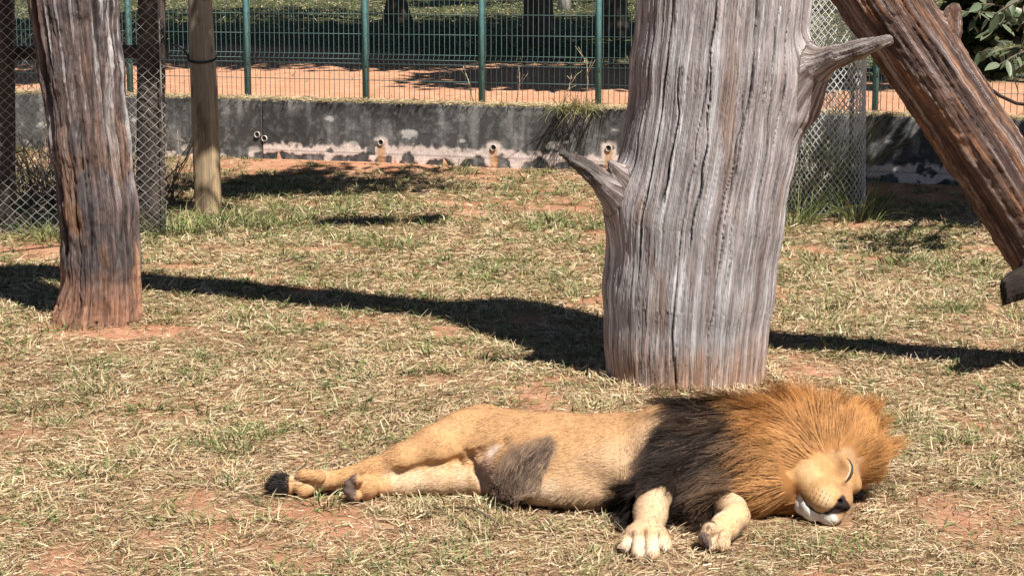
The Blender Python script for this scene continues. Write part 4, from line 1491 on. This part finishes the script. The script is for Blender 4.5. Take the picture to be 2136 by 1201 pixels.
        pts_v, pts_q, pts_c = grow(P, Nn, D, ln, m, .22, .085, .06, r.uniform(.0012, .0023, cnt), cc, seed, clump=.3, bend=bend)
        # hair parts around the paws instead of covering them
        S = pts_v.reshape(cnt, m * 2, 3)
        bad = np.zeros(cnt, bool)
        for p, rad in ((L(1515, 1085, .09), .075), (L(1500, 1110, .07), .085), (L(1490, 1135, .04), .06), (L(1530, 1065, .11), .05), (L(1355, 1072, .09), .085), (L(1350, 1110, .06), .09)):
            bad |= (np.linalg.norm(S - p, axis=2) < rad).any(1)
        hS = (S - N) @ ax.T
        bad |= ((hS[..., 0] > -.15) & (np.abs(hS[..., 2]) < .10) & (hS[..., 1] < .095) & (hS[..., 1] > -.09)).any(1)
        kq = ~np.repeat(bad, m - 1)
        used, inv = np.unique(pts_q[kq], return_inverse=True)
        o = mesh_obj(name, pts_v[used] - loc, inv.reshape(-1, 4), M['mane'], body, False, {'col': pts_c[used]})
        o['kind'] = 'stuff'
        o['label'] = 'nearly black brown mane over the shoulders' if name == 'dark_mane' else 'golden orange mane around the face'

    # --- eyelid line, mouth, whiskers
    eye = on_coat([(1767, 955), (1773, 963), (1777, 973), (1777, 984), (1773, 994), (1767, 1002), (1763, 1006)], .001)
    tt = np.linspace(0, 1, len(eye))
    mb = MB()
    mb.tube(eye - loc, .0040 * np.sin(np.clip(tt * math.pi, .15, 3.0)) ** .7 + .001, 7)
    mb.build('closed_eye', M['lid'], body, True)
    rim = on_coat([(1770, 967), (1772, 976), (1771, 985), (1767, 994), (1763, 1001)], .001)
    mb = MB()
    mb.tube(rim - loc, .0022 * np.sin(np.clip(np.linspace(0, 1, len(rim)) * math.pi, .2, 2.95)) + .0008, 7)
    mb.build('eyelid_rim', M['pale_lid'], body, True)
    tt = np.linspace(0, 1, len(mouth))
    mb = MB()
    mb.tube(mouth - loc, .0016 + .0030 * np.sin(np.clip(tt * 1.25, 0, 1) * math.pi) * sstep(0, .3, tt), 7)
    mb.build('mouth_line', M['lid'], body, True)
    dots = MB()
    for row in range(3):
        for k in range(5):
            c_ = on_coat([(1700 + 8 * k - 4 * row, 1014 + 8 * row + 4.5 * k)], .001)
            if len(c_) == 0: continue
            dots.tube(np.array([c_[0], c_[0] + F * .006 - U * .004]) - loc, np.array([.0015, .0009]), 5)
    o = dots.build('whisker_spots', M['claw'], body, True)
    o['kind'] = 'stuff'
    return f, v


LION_F, LION_V = build_lion()


# ------------------------------------------------------------------ trees
def make_crown(root, c, rad, clumps, per, leaf, seed, cols=((.05, .085, .025), (.09, .13, .04)), name='crown', flat=.35):
    r = np.random.default_rng(seed)
    c, rad = np.asarray(c, float), np.asarray(rad, float)
    d = unit(r.normal(size=(clumps, 3))) * r.random((clumps, 1)) ** (1 / 2.4)
    cc = c + d * rad
    cs = r.uniform(.3, .7, clumps) * rad[:2].mean() * .28
    P = np.repeat(cc, per, 0) + np.clip(r.normal(size=(clumps * per, 3)), -1.8, 1.8) * np.repeat(cs, per)[:, None] * np.array([1, 1, .6])
    n = len(P)
    a = unit(r.normal(size=(n, 3)) * np.array([1, 1, flat]))
    b = unit(np.cross(a, unit(r.normal(size=(n, 3)) * np.array([.6, .6, 1]))))
    s = (leaf * r.uniform(.6, 1.3, n))[:, None]
    v = np.stack([P - a * s * .5, P + b * s * .22, P + a * s * .5, P - b * s * .22], 1)
    k = r.random((n, 1))
    col = lerp(np.array(cols[0]), np.array(cols[1]), k)
    q = np.arange(n * 4).reshape(-1, 4)
    o = mesh_obj(name, v.reshape(-1, 3) - np.array(root.location), q, M['crown'], root, False, {'col': np.repeat(col, 4, 0)})
    o['kind'] = 'stuff'
    return o


def limb(mb, p0, p1, r0, r1, seed, bend=.15, n=9, sides=9, col=(.13, .095, .07)):
    r = np.random.default_rng(seed)
    t = np.linspace(0, 1, n)[:, None]
    p0, p1 = np.asarray(p0, float), np.asarray(p1, float)
    L = np.linalg.norm(p1 - p0)
    off = r.normal(size=3) * bend * L
    pts = lerp(p0, p1, t) + off * np.sin(t * math.pi) + r.normal(0, .012 * L, (n, 3)) * np.sin(t * math.pi)
    rs = lerp(r0, r1, t[:, 0]) * (1 + .06 * r.normal(size=n))
    f = r.uniform(.75, 1.25, (n, 1, 1))
    mb.tube(pts, rs, sides, col=np.array(col))
    return pts


def tree(name, label, base, height, r0, crowns, seed, group=None, bark=(.11, .08, .06), lean=(0, 0), leaf=.34, cat='tree'):
    base = np.asarray(base, float)
    base[2] = float(ground_z(base[0], base[1]))
    root = thing(name, label, cat, base, 0, group)
    r = np.random.default_rng(seed)
    mb = MB()
    top = base + np.array([lean[0], lean[1], height])
    t = np.linspace(0, 1, 14)
    rs = r0 * (1 - .6 * t) * (1 + .5 * np.exp(-t * 22)) * (1 + .05 * r.normal(size=14))
    pts = base + np.array([0, 0, -.15]) + (top - base) * t[:, None] + np.stack([.12 * np.sin(t * 4 + seed), .1 * np.sin(t * 3 + seed), 0 * t], -1) * height * .06
    mb.tube(pts - base, rs, 12, col=np.array(bark))
    mb.build('trunk', M['bark'], root, True)
    for i, (c, rad, clumps, per) in enumerate(crowns):
        mb = MB()
        for k in range(5):
            s = pts[int(r.integers(7, 13))]
            e = np.asarray(c) + r.normal(size=3) * np.asarray(rad) * .45
            limb(mb, s - base, e - base, r0 * .32, r0 * .08, seed * 10 + k + i * 50, .08, 8, 7, bark)
        mb.build('limb', M['bark'], root, True)
        make_crown(root, c, rad, clumps, per, leaf, seed + i)
    return root


M['bark'] = mat_attr('tree_bark', rough=.9, spec=.15, nscale=14, nvar=.35, bump=.8)

tree('shade_tree', 'tall tree behind the wire fence with the widest dark trunk in view', G(1118, 92, .85), 7.5, .23,
     [((.6, 29, 8.2), (5.2, 4.6, 1.6), 110, 170)], 2, 'trees behind the wire fence')
tree('shade_tree', 'slim dark tree trunk far behind the middle fence panel', V(828, 45, 37), 7.5, .21,
     [((-3.0, 36.5, 9), (4.0, 3.4, 1.6), 60, 50)], 3, 'trees behind the wire fence')
tree('shade_tree', 'dark tree trunk behind the fence right next to the thick silver-grey trunk', V(1288, 78, 31), 7, .2,
     [((3.5, 32.5, 8.4), (3.6, 3.4, 1.5), 60, 50)], 4, 'trees behind the wire fence')
tree('shade_tree', 'pale slender tree trunk far behind the fence post nearest the thick trunk', V(1182, 30, 42), 8, .12,
     [((2.5, 42, 10), (3, 3, 1.5), 40, 40)], 5, 'trees behind the wire fence', bark=(.42, .37, .33))
tree('shade_tree', 'broad tree on the bank hidden behind the thick silver-grey trunk', (2.75, 24.5, 0), 6, .2,
     [((.6, 24.4, 6.6), (4.6, 2.9, 1.0), 110, 170)], 6, 'trees behind the wire fence')
tree('shade_tree', 'tree on the bank behind the leaning reddish trunk', (6.4, 20.8, 0), 5, .18,
     [((4.2, 19.8, 5.9), (3.3, 2.0, .9), 75, 170)], 7, 'trees behind the wire fence')
tree('shade_tree', 'tree on the bank behind the chain-link fence and brown trunk', (-8.2, 23.5, 0), 6, .2,
     [((-4.6, 25.0, 6.8), (4.2, 2.9, 1.1), 95, 170), ((-6.5, 31, 8), (5, 5, 1.6), 90, 150), ((-4.3, 20.4, 6.6), (1.5, 1.7, .5), 40, 130)], 8, 'trees behind the wire fence')
for k, (x, y, h, lab) in enumerate(((9, 38, 9, 'tree beyond the bank hidden behind the leaning reddish trunk'), (-13, 40, 9, 'tree beyond the bank far left of the brown trunk'),
                                    (4, 52, 9, 'distant tree hidden behind the thick silver-grey trunk'), (-5, 55, 9, 'distant tree behind the second fence panel'), (14, 50, 10, 'distant tree at the far right beyond the broad-leaf tree'))):
    tree('distant_tree', lab, (x, y, 0), h, .25,
         [((x, y, h + 1), (4.5, 4.5, 2.2), 60, 40)], 20 + k, 'far trees beyond the shaded ground', leaf=.3)
# tree that dapples the post, the netting and the grass behind the brown trunk
tree('overhanging_tree', 'leafy tree at the edge of the enclosure dappling the post and chain-link with shade', (-6.4, 13.4, 0), 4.6, .16,
     [((.1, 14.3, 5.5), (1.5, 1.1, .3), 34, 90), ((1.0, 11.7, 5.5), (.75, .25, .2), 9, 80), ((-.9, 12.6, 5.5), (.9, .8, .3), 14, 60), ((-3.2, 12.0, 5.4), (1.9, 1.7, .5), 60, 70), ((-5.0, 14.5, 5.4), (1.9, 1.9, .5), 60, 70)], 9, leaf=.19, lean=(.8, 0))


# ------------------------------------------------------------------ leafy shrub at the upper right
def leaf_mesh(seed):
    r = np.random.default_rng(seed)
    n = 7
    t = np.linspace(0, 1, n)
    w = .19 * np.sin(t ** .85 * math.pi) ** .8 * r.uniform(.9, 1.1)
    curl = -.12 * t ** 2 * r.uniform(.5, 1.5)
    sx = .05 * np.sin(t * 3) * r.uniform(-1, 1)
    mid = np.stack([sx, t, curl], -1)
    a = np.stack([sx - w, t, curl + .05 * (w > 0.02)], -1)
    b = np.stack([sx + w, t, curl + .05 * (w > 0.02)], -1)
    v = np.concatenate([a, mid, b])
    i = np.arange(n - 1)
    q = np.concatenate([np.stack([i, n + i, n + i + 1, i + 1], -1), np.stack([n + i, 2 * n + i, 2 * n + i + 1, n + i + 1], -1)])
    return v, q


def build_shrub():
    base = np.array([4.9, 13.2, 0.0])
    root = thing('broad_leaf_tree', 'leafy tree with broad glossy grey-green leaves hanging in beside the leaning reddish trunk', 'tree', base)
    r = np.random.default_rng(77)
    mb = MB()
    t = np.linspace(0, 1, 10)[:, None]
    tp = base + np.array([0, 0, -.1]) + np.concatenate([-.5 * t, .2 * np.sin(t * 3), 3.6 * t], 1)
    mb.tube(tp - base, .11 * (1 - .5 * t[:, 0]), 10, col=np.array((.09, .065, .05)))
    mb.build('trunk', M['bark'], root, True)
    data = []
    for s in range(4):
        v, q = leaf_mesh(s)
        k = s / 3
        c = lerp(np.array([.09, .12, .06]), np.array([.16, .185, .11]), k)
        o = mesh_obj('leaf', v, q, M['leaf'], None, True, {'col': np.tile(c, (len(v), 1))})
        data.append(o.data)
        bpy.data.objects.remove(o)
    # branches that reach into view
    ends = [(2030, 8, 12.4), (2075, 30, 12.2), (2125, 60, 12.3), (2085, 135, 12.1), (2125, 110, 12.6), (2000, 25, 13.2), (2060, 70, 13.6), (2110, 160, 12.9), (2150, 20, 12.2), (2160, 150, 12.4), (2040, 110, 13.9), (2020, 60, 14.2), (2050, -40, 12.6), (2120, -50, 12.3), (2180, 80, 12.8)]
    cnt = 0
    for k, (px, py, Y) in enumerate(ends):
        e = V(px, py, Y)
        s = tp[int(r.integers(3, 9))]
        mb = MB()
        mid = lerp(s, e, .6) + np.array([0, 0, .25])
        tt = np.linspace(0, 1, 12)[:, None]
        pts = s * (1 - tt) ** 2 + 2 * mid * tt * (1 - tt) + e * tt ** 2
        mb.tube(pts - base, lerp(.018, .004, tt[:, 0]), 6, col=np.array((.14, .11, .08)))
        mb.build('branch', M['bark'], root, True)
        for j in range(16):
            u = .62 + .38 * (j + r.random()) / 16
            p = s * (1 - u) ** 2 + 2 * mid * u * (1 - u) + e * u ** 2
            out = unit(np.array([r.normal(), r.normal() * .8, -.55 + .45 * r.normal()]) + unit(e - mid) * .5)
            up = unit(np.array([r.normal() * .5, -.5 + r.normal() * .4, .8]))
            sx = unit(np.cross(out, up))
            up = np.cross(sx, out)
            sc = r.uniform(.10, .155)
            mtx = Matrix(((sx[0], out[0], up[0], 0), (sx[1], out[1], up[1], 0), (sx[2], out[2], up[2], 0), (0, 0, 0, 1)))
            o = bpy.data.objects.new('leaf', data[int(r.integers(4))])
            COL.objects.link(o)
            o.parent = root
            o.matrix_local = Matrix.Translation(Vector(p - base)) @ mtx @ Matrix.Diagonal((sc * .95, sc, sc, 1))
            cnt += 1
    make_crown(root, (4.6, 14.4, 2.9), (1.3, 1.1, 1.0), 80, 110, .18, 99, ((.03, .045, .018), (.07, .09, .035)), 'foliage')
    make_crown(root, (4.05, 15.9, 1.6), (.62, .4, .65), 40, 150, .15, 98, ((.03, .045, .018), (.06, .08, .03)), 'foliage')
    # dark drooping twig
    mb = MB()
    mb.tube(np.array([V(2055, 178, 12.0), V(2085, 200, 12.0), V(2120, 216, 12.0), V(2170, 222, 12.0), V(2260, 190, 12.5)]) - base, .012, 6, col=np.array((.03, .022, .018)))
    mb.build('twig', M['bark'], root, True)


build_shrub()

# ------------------------------------------------------------------ grass
LA = LION_F.A
FOOT = (LA[:, :, : int((0.10 + .03) / LION_F.h)] < 0.0).any(2)


def lion_under(x, y):
    i = ((x - LION_F.lo[0]) / LION_F.h).astype(int)
    j = ((y - LION_F.lo[1]) / LION_F.h).astype(int)
    ok = (i >= 0) & (j >= 0) & (i < FOOT.shape[0]) & (j < FOOT.shape[1])
    return ok & FOOT[np.clip(i, 0, FOOT.shape[0] - 1), np.clip(j, 0, FOOT.shape[1] - 1)]


def clear(x, y, pad=0.0):
    k = ~lion_under(x, y)
    for c, rad in OBST:
        k &= np.hypot(x - c[0], y - c[1]) > rad + pad
    return k & (bank(x, y) < -0.02)


def scatter(r, dens):
    """random points over the visible floor, dens = [(y0, y1, per m2)]"""
    xs, ys = [], []
    for y0, y1, d in dens:
        half = .272 * y1 + 1.0
        n = int((y1 - y0) * 2 * half * d)
        y = r.uniform(y0, y1, n)
        x = r.uniform(-half, half, n)
        xs.append(x)
        ys.append(y)
    return np.concatenate(xs), np.concatenate(ys)


def blades(x, y, z, az, el, ln, w, bend, col, r, m=4, face_cam=.0):
    k = len(x)
    d = np.stack([np.cos(az) * np.cos(el), np.sin(az) * np.cos(el), np.sin(el)], -1)
    side = unit(np.stack([-np.sin(az), np.cos(az), r.normal(0, .5, k)], -1))
    p = np.stack([x, y, z], -1)
    pts = [p]
    hz = np.stack([np.cos(az), np.sin(az), -.5 + 0 * az], -1)
    tw = r.normal(0, .25, (k, 1)) * side
    for i in range(m - 1):
        p = p + d * (ln / (m - 1))[:, None]
        pts.append(p)
        d = unit(d + bend[:, None] * hz + tw)
    pts = np.stack(pts, 1)
    zmin = ground_z(pts[..., 0], pts[..., 1]) + .004
    pts[..., 2] = np.maximum(pts[..., 2], zmin)
    return strips(pts, w, side, col)


def build_grass():
    r = np.random.default_rng(101)
    # dry straw
    x, y = scatter(r, [(5.5, 7.5, 8000), (7.5, 9.5, 6400), (9.5, 12, 4200), (12, 15, 2600), (15, 20.5, 1600)])
    for c_, rad_ in OBST:
        a_ = r.uniform(0, 2 * math.pi, 700)
        d_ = rad_ + np.abs(r.normal(0, .06, 700)) + .005
        x, y = np.concatenate([x, c_[0] + d_ * np.cos(a_)]), np.concatenate([y, c_[1] + d_ * np.sin(a_)])
    s = soil_mask(x, y)
    keep = clear(x, y, .0) & (r.random(len(x)) > s * .86) & (r.random(len(x)) < lerp(.55, 1.1, n2(x, y, 3.3, 3, 55.0)))
    x, y, s = x[keep], y[keep], s[keep]
    k = len(x)
    dist = np.clip(y / 7, .8, 2.2)
    tuftn = n2(x, y, 7, 2, 40.0)
    az = 2 * math.pi * n2(x, y, 2.5, 2, 33.0) * 2.2 + r.normal(0, .9, k)
    el = np.abs(r.normal(.03, .10, k)) + (r.random(k) < .12) * r.random(k) * .9 + .35 * sstep(.58, .72, tuftn) * r.random(k)
    for c_, rad_ in OBST: el = el + .7 * r.random(k) * (np.hypot(x - c_[0], y - c_[1]) < rad_ + .1)
    ln = r.uniform(.02, .068, k) * np.where(r.random(k) < .03, 1.5, 1) * lerp(1, 1.3, (dist - .8) / 1.4)
    w = r.uniform(.0024, .0062, k) * dist ** .8
    pal = np.array([(.58, .44, .27), (.48, .335, .19), (.68, .555, .37), (.35, .215, .115), (.17, .10, .05), (.36, .325, .14)])
    col = pal[r.choice(6, k, p=[.25, .23, .15, .16, .12, .09])] * r.uniform(.75, 1.2, (k, 1)) * lerp(.82, 1.15, n2(x, y, 1.6, 3, 71.0))[:, None]
    z = ground_z(x, y) + r.uniform(-.004, .022, k) * (1 - s)
    V1 = blades(x, y, z, az, el, ln, w, r.uniform(.0, .5, k), col, r, 3)
    o = mesh_obj('dry_grass', V1[0], V1[1], M['grass'], None, False, {'col': V1[2]})
    tag(o, 'matted straw-coloured dry grass covering the enclosure floor', 'grass', kind='stuff')
    print('dry', k)
    # green and yellowing blades in patches
    # (each clump a fan of blades from one root)
    cx, cy = scatter(r, [(5.5, 7.5, 130), (7.5, 9.5, 125), (9.5, 12, 115), (12, 15, 95), (15, 20.5, 66)])
    g = green_mask(cx, cy)
    keep = clear(cx, cy, .02) & (r.random(len(cx)) < (.8 + .8 * sstep(9.0, 12, cy) + .9 * g) * lerp(.3, 1.3, n2(cx, cy, 1.3, 3, 61.0))) & (r.random(len(cx)) > soil_mask(cx, cy) * .7)
    cx, cy, g = cx[keep], cy[keep], g[keep]
    big = r.gamma(2.0, .5, len(cx)) * (.75 + .6 * g)
    cnt = np.clip((3 + 13 * big), 3, 40).astype(int)
    ci = np.repeat(np.arange(len(cx)), cnt)
    k = len(ci)
    az = r.uniform(0, 2 * math.pi, k)
    rad_ = .012 + .035 * np.clip(big, .2, 2)[ci] * np.sqrt(r.random(k))
    x, y = cx[ci] + rad_ * np.cos(az), cy[ci] + rad_ * np.sin(az)
    az = az + r.normal(0, .5, k) + 1.2 * (r.random(len(cx))[ci] - .5)
    el = r.uniform(.25, 1.25, k)
    dist = np.clip(y / 7, .8, 2.2)
    ln = r.uniform(.03, .085, k) * np.clip(.65 + .35 * big[ci], .6, 1.6) * (1 + .5 * g[ci] * (y > 12))
    w = r.uniform(.0032, .0075, k) * dist ** .6
    pal = np.array([(.115, .155, .04), (.165, .205, .065), (.08, .11, .032), (.27, .255, .11), (.18, .175, .065)])
    hue = r.random(len(cx))[ci]
    col = pal[np.clip((hue * 3 + r.random(k) * 2).astype(int), 0, 4)] * r.uniform(.75, 1.2, (k, 1))
    dead = (r.random(k) < .14)[:, None]
    col = np.where(dead, np.array([.50, .40, .24]) * r.uniform(.7, 1.15, (k, 1)), col)
    V2 = blades(x, y, ground_z(x, y) - .003, az, el, ln, w, r.uniform(.1, .6, k), col, r, 4)
    o = mesh_obj('green_grass', V2[0], V2[1], M['grass'], None, False, {'col': V2[2]})
    tag(o, 'small green and olive grass sprouting in clumps through the straw', 'grass', kind='stuff')
    print('green', k)
    # grass on the bank behind the fence
    n = 90000
    y = 18 + r.random(n) ** 1.6 * 34
    x = r.uniform(-1, 1, n) * (.272 * y + 2)
    b = bank(x, y)
    edge = sstep(.75, .25, b)
    soil = sstep(8.6, 6.6, b + 2.5 * (n2(x, y, .4, 3, 2.0) - .5) + np.clip(x, -4, 4) * .45)
    keep = (b > .12) & (r.random(n) < np.maximum(edge, 1 - soil * .97))
    x, y, b, edge = x[keep], y[keep], b[keep], edge[keep]
    k = len(x)
    az = r.uniform(0, 2 * math.pi, k)
    el = np.abs(r.normal(.4, .35, k))
    ln = r.uniform(.06, .16, k)
    w = r.uniform(.006, .012, k) * np.clip(y / 25, .8, 1.8)
    dry = np.array([.46, .36, .2]); grn = np.array([.17, .19, .065])
    col = lerp(grn, dry, np.clip(edge + (r.random(k) < .3), 0, 1)[:, None]) * r.uniform(.7, 1.2, (k, 1))
    V3 = blades(x, y, ground_z(x, y), az, el, ln, w, r.uniform(.1, .5, k), col, r, 4)
    # straw lying along the coping of the wall
    n = 16000
    x4 = r.uniform(-6.5, 6, n)
    y4 = wall_y(x4) + np.abs(r.normal(.12, .13, n)) + .01
    V4 = blades(x4, y4, .655 + r.uniform(0, .03, n), r.uniform(0, 6.28, n), np.abs(r.normal(.15, .2, n)), r.uniform(.04, .12, n), r.uniform(.005, .009, n), r.uniform(0, .4, n),
                np.array([.54, .43, .25]) * r.uniform(.5, 1.25, (n, 1)), r, 4)
    o = mesh_obj('bank_grass', np.concatenate([V3[0], V4[0]]), np.concatenate([V3[1], V4[1] + len(V3[0])]), M['grass'], None, False, {'col': np.concatenate([V3[2], V4[2]])})
    tag(o, 'dry and green grass on the bank behind the wall coping', 'grass', kind='stuff')


build_grass()


def grass_clump(name, label, cat, c, rad, n, ln, el, cols, seed, group=None, az=None, w=(.005, .009)):
    r = np.random.default_rng(seed)
    a = r.uniform(0, 2 * math.pi, n)
    d = np.sqrt(r.random(n)) * rad
    x, y = c[0] + d * np.cos(a), c[1] + d * np.sin(a)
    z0 = c[2] if len(c) > 2 else None
    z = np.full(n, z0) if z0 is not None else ground_z(x, y)
    aa = a + r.normal(0, .6, n) if az is None else r.normal(az, .5, n)
    cols = np.asarray(cols, float)
    col = cols[r.integers(len(cols), size=n)] * r.uniform(.75, 1.2, (n, 1))
    k = n
    e = r.uniform(*el, n)
    dd = np.stack([np.cos(aa) * np.cos(e), np.sin(aa) * np.cos(e), np.sin(e)], -1)
    side = unit(np.stack([-np.sin(aa), np.cos(aa), r.normal(0, .4, n)], -1))
    p = np.stack([x, y, z - .01], -1)
    pts = [p]
    L_ = r.uniform(*ln, n)
    bend = r.uniform(.05, .3, n)
    for i in range(6):
        p = p + dd * (L_ / 6)[:, None]
        pts.append(p)
        dd = unit(dd + bend[:, None] * np.array([0, 0, -.8]) + bend[:, None] * .3 * np.stack([np.cos(aa), np.sin(aa), 0 * aa], -1))
    Vv = strips(np.stack(pts, 1), r.uniform(*w, n), side, col)
    o = mesh_obj(name, Vv[0], Vv[1], M['grass'], None, False, {'col': Vv[2]}, loc=(c[0], c[1], float(z.mean())))
    return tag(o, label, cat, group)


GRN = [(.13, .18, .05), (.20, .24, .08), (.09, .12, .04), (.33, .31, .13)]
DRY = [(.48, .39, .21), (.38, .29, .15), (.30, .27, .13)]
grass_clump('tall_grass', 'tall green grass growing inside the chain-link cylinder', 'grass', (GUARD_C[0], GUARD_C[1] + .03), GUARD_R - .06, 420, (.5, 1.15), (1.1, 1.5), GRN + DRY[:1], 51)
grass_clump('grass_tuft', 'bright green grass tuft at the foot of the chain-link cylinder', 'grass', G(1788, 462), .16, 110, (.25, .55), (.7, 1.4), GRN, 52, 'green tufts by the netting')
grass_clump('grass_tuft', 'green grass between the chain-link cylinder and the silver-grey trunk', 'grass', G(1655, 470), .2, 140, (.2, .5), (.7, 1.4), GRN, 53, 'green tufts by the netting')
grass_clump('grass_tuft', 'green grass tuft at the foot of the slim round post', 'grass', G(470, 470), .3, 170, (.12, .3), (.5, 1.3), GRN, 54, 'green tufts by the netting')
grass_clump('grass_tuft', 'dark green tuft beside the brown trunk below the chain-link', 'grass', G(108, 500), .22, 150, (.12, .28), (.5, 1.3), GRN, 55, 'green tufts by the netting')
grass_clump('grass_tuft', 'green tuft at the open end of the chain-link fence', 'grass', G(362, 490), .2, 150, (.12, .35), (.5, 1.3), GRN, 56, 'green tufts by the netting')
for k, (px, py, n, hh, lab) in enumerate(((590, 690, 60, .14, 'grass tuft below the long shadow left of the picture centre'), (905, 650, 60, .16, 'grass tuft growing out of the long shadow band'),
                                          (1020, 660, 40, .14, 'small grass tuft in the long shadow left of the thick trunk'), (1905, 885, 55, .15, 'grass tuft behind the lion\'s orange mane'),
                                          (500, 930, 50, .13, 'grass tuft left of the lion\'s haunch'), (75, 900, 50, .13, 'grass tuft at the left edge below the brown trunk'),
                                          (385, 790, 40, .13, 'grass tuft on open straw below the brown trunk'), (1005, 1110, 45, .13, 'grass tuft on the straw in front of the lion\'s belly'),
                                          (1700, 1165, 45, .14, 'grass tuft in front of the lion\'s chin'), (1930, 1150, 40, .12, 'grass tuft in the lower right corner'),
                                          (1250, 860, 50, .12, 'pale grass tuft at the foot of the thick trunk'))):
    grass_clump('grass_tuft', lab, 'grass', G(px, py), .11, n, (.07, hh), (.4, 1.3), GRN + DRY, 60 + k, 'tufts on the open straw', w=(.003, .006))
hang = G(1200, 222, .64)
grass_clump('hanging_grass', 'green and dry grass hanging over the coping of the wall', 'grass', (hang[0], wall_y(hang[0]) + .05, .655), .22, 170, (.2, .5), (.1, .9), GRN + DRY, 80, az=-math.pi / 2)
for k, (px, py, lab) in enumerate(((1075, 195, 'dry forked weed stalk just right of a fence post'), (1175, 205, 'dry weed stalk above the hanging grass'), (985, 190, 'bent dry weed stalk left of a fence post'), (1225, 210, 'dry weed stalk beside the fence post nearest the thick trunk'))):
    r = np.random.default_rng(90 + k)
    b = fence_hit(px, py)
    b[1] += .5
    b[2] = float(ground_z(b[0], b[1]))
    mb = MB()
    h = r.uniform(.25, .5)
    tip = np.array([r.uniform(-.12, .12), r.uniform(-.1, .1), h])
    mb.tube(np.array([[0, 0, 0], tip * .5 + [.02, 0, 0], tip]), np.array([.006, .005, .003]), 5, col=np.array((.45, .37, .25)))
    for j in range(4):
        s = tip * r.uniform(.35, .9)
        mb.tube(np.array([s, s + np.array([r.uniform(-.16, .16), r.uniform(-.1, .1), r.uniform(.0, .18)])]), np.array([.004, .002]), 4, col=np.array((.45, .37, .25)))
    o = mb.build('weed_stalk', M['bark'], None, True)
    o.location = b
    tag(o, lab, 'weed', 'dry weed stalks on the bank')

# dry brush behind the chain-link fence
r = np.random.default_rng(120)
for k, (px, py, lab) in enumerate(((40, 455, 'tangle of dry twigs behind the chain-link at the left edge'), (95, 445, 'dry twiggy bush behind the chain-link beside the brown trunk'), (275, 440, 'dry twigs behind the chain-link by the dark timber post'))):
    b = G(px, py)
    b[1] += .7
    b[2] = float(ground_z(b[0], b[1]))
    mb = MB()
    for j in range(70):
        s = np.array([r.normal(0, .18), r.normal(0, .12), 0])
        e = s + np.array([r.normal(0, .22), r.normal(0, .15), r.uniform(.2, .75)])
        m_ = lerp(s, e, .5) + r.normal(0, .05, 3)
        c = np.array((.30, .22, .15)) * r.uniform(.5, 1.3)
        mb.tube(np.array([s, m_, e]), np.array([.006, .005, .002]), 4, col=c)
        for u in range(2):
            p = lerp(m_, e, r.random())
            mb.tube(np.array([p, p + r.normal(0, .1, 3)]), np.array([.003, .0015]), 4, col=c)
    o = mb.build('dry_bush', M['bark'], None, True)
    o.location = b
    tag(o, lab, 'bush', 'dry brush behind the netting')

# fallen sticks
for k, (px, py, az, ln, lab) in enumerate(((1000, 1085, 2.6, .2, 'dark stick lying on the straw in front of the lion\'s hind leg'), (1330, 1150, .3, .12, 'short twig beside the lion\'s forepaw'),
                                          (2040, 760, 1.4, .25, 'thin upright twig at the end of the right shadow'), (600, 555, .6, .35, 'curved twig lying above the long shadow'),
                                          (1130, 260, 0, .0, ''), (640, 415, .2, .3, 'stick in the dappled shade behind the slim post'))):
    if not ln: continue
    b = G(px, py)
    b[2] = float(ground_z(b[0], b[1])) + .015
    d = np.array([math.cos(az), math.sin(az), .12])
    mb = MB()
    t = np.linspace(-.5, .5, 7)[:, None]
    mb.tube(d * t * ln + np.concatenate([0 * t, .03 * np.sin(t * 5), .02 * np.cos(t * 3)], 1), .005 * (1 - .5 * np.abs(t[:, 0])), 6, col=np.array((.10, .07, .05)))
    mb.tube(np.array([d * .1 * ln, d * .3 * ln + [.02, .02, .04]]), .003, 5, col=np.array((.10, .07, .05)))
    o = mb.build('stick', M['bark'], None, True)
    o.location = b
    tag(o, lab, 'stick', 'fallen sticks')
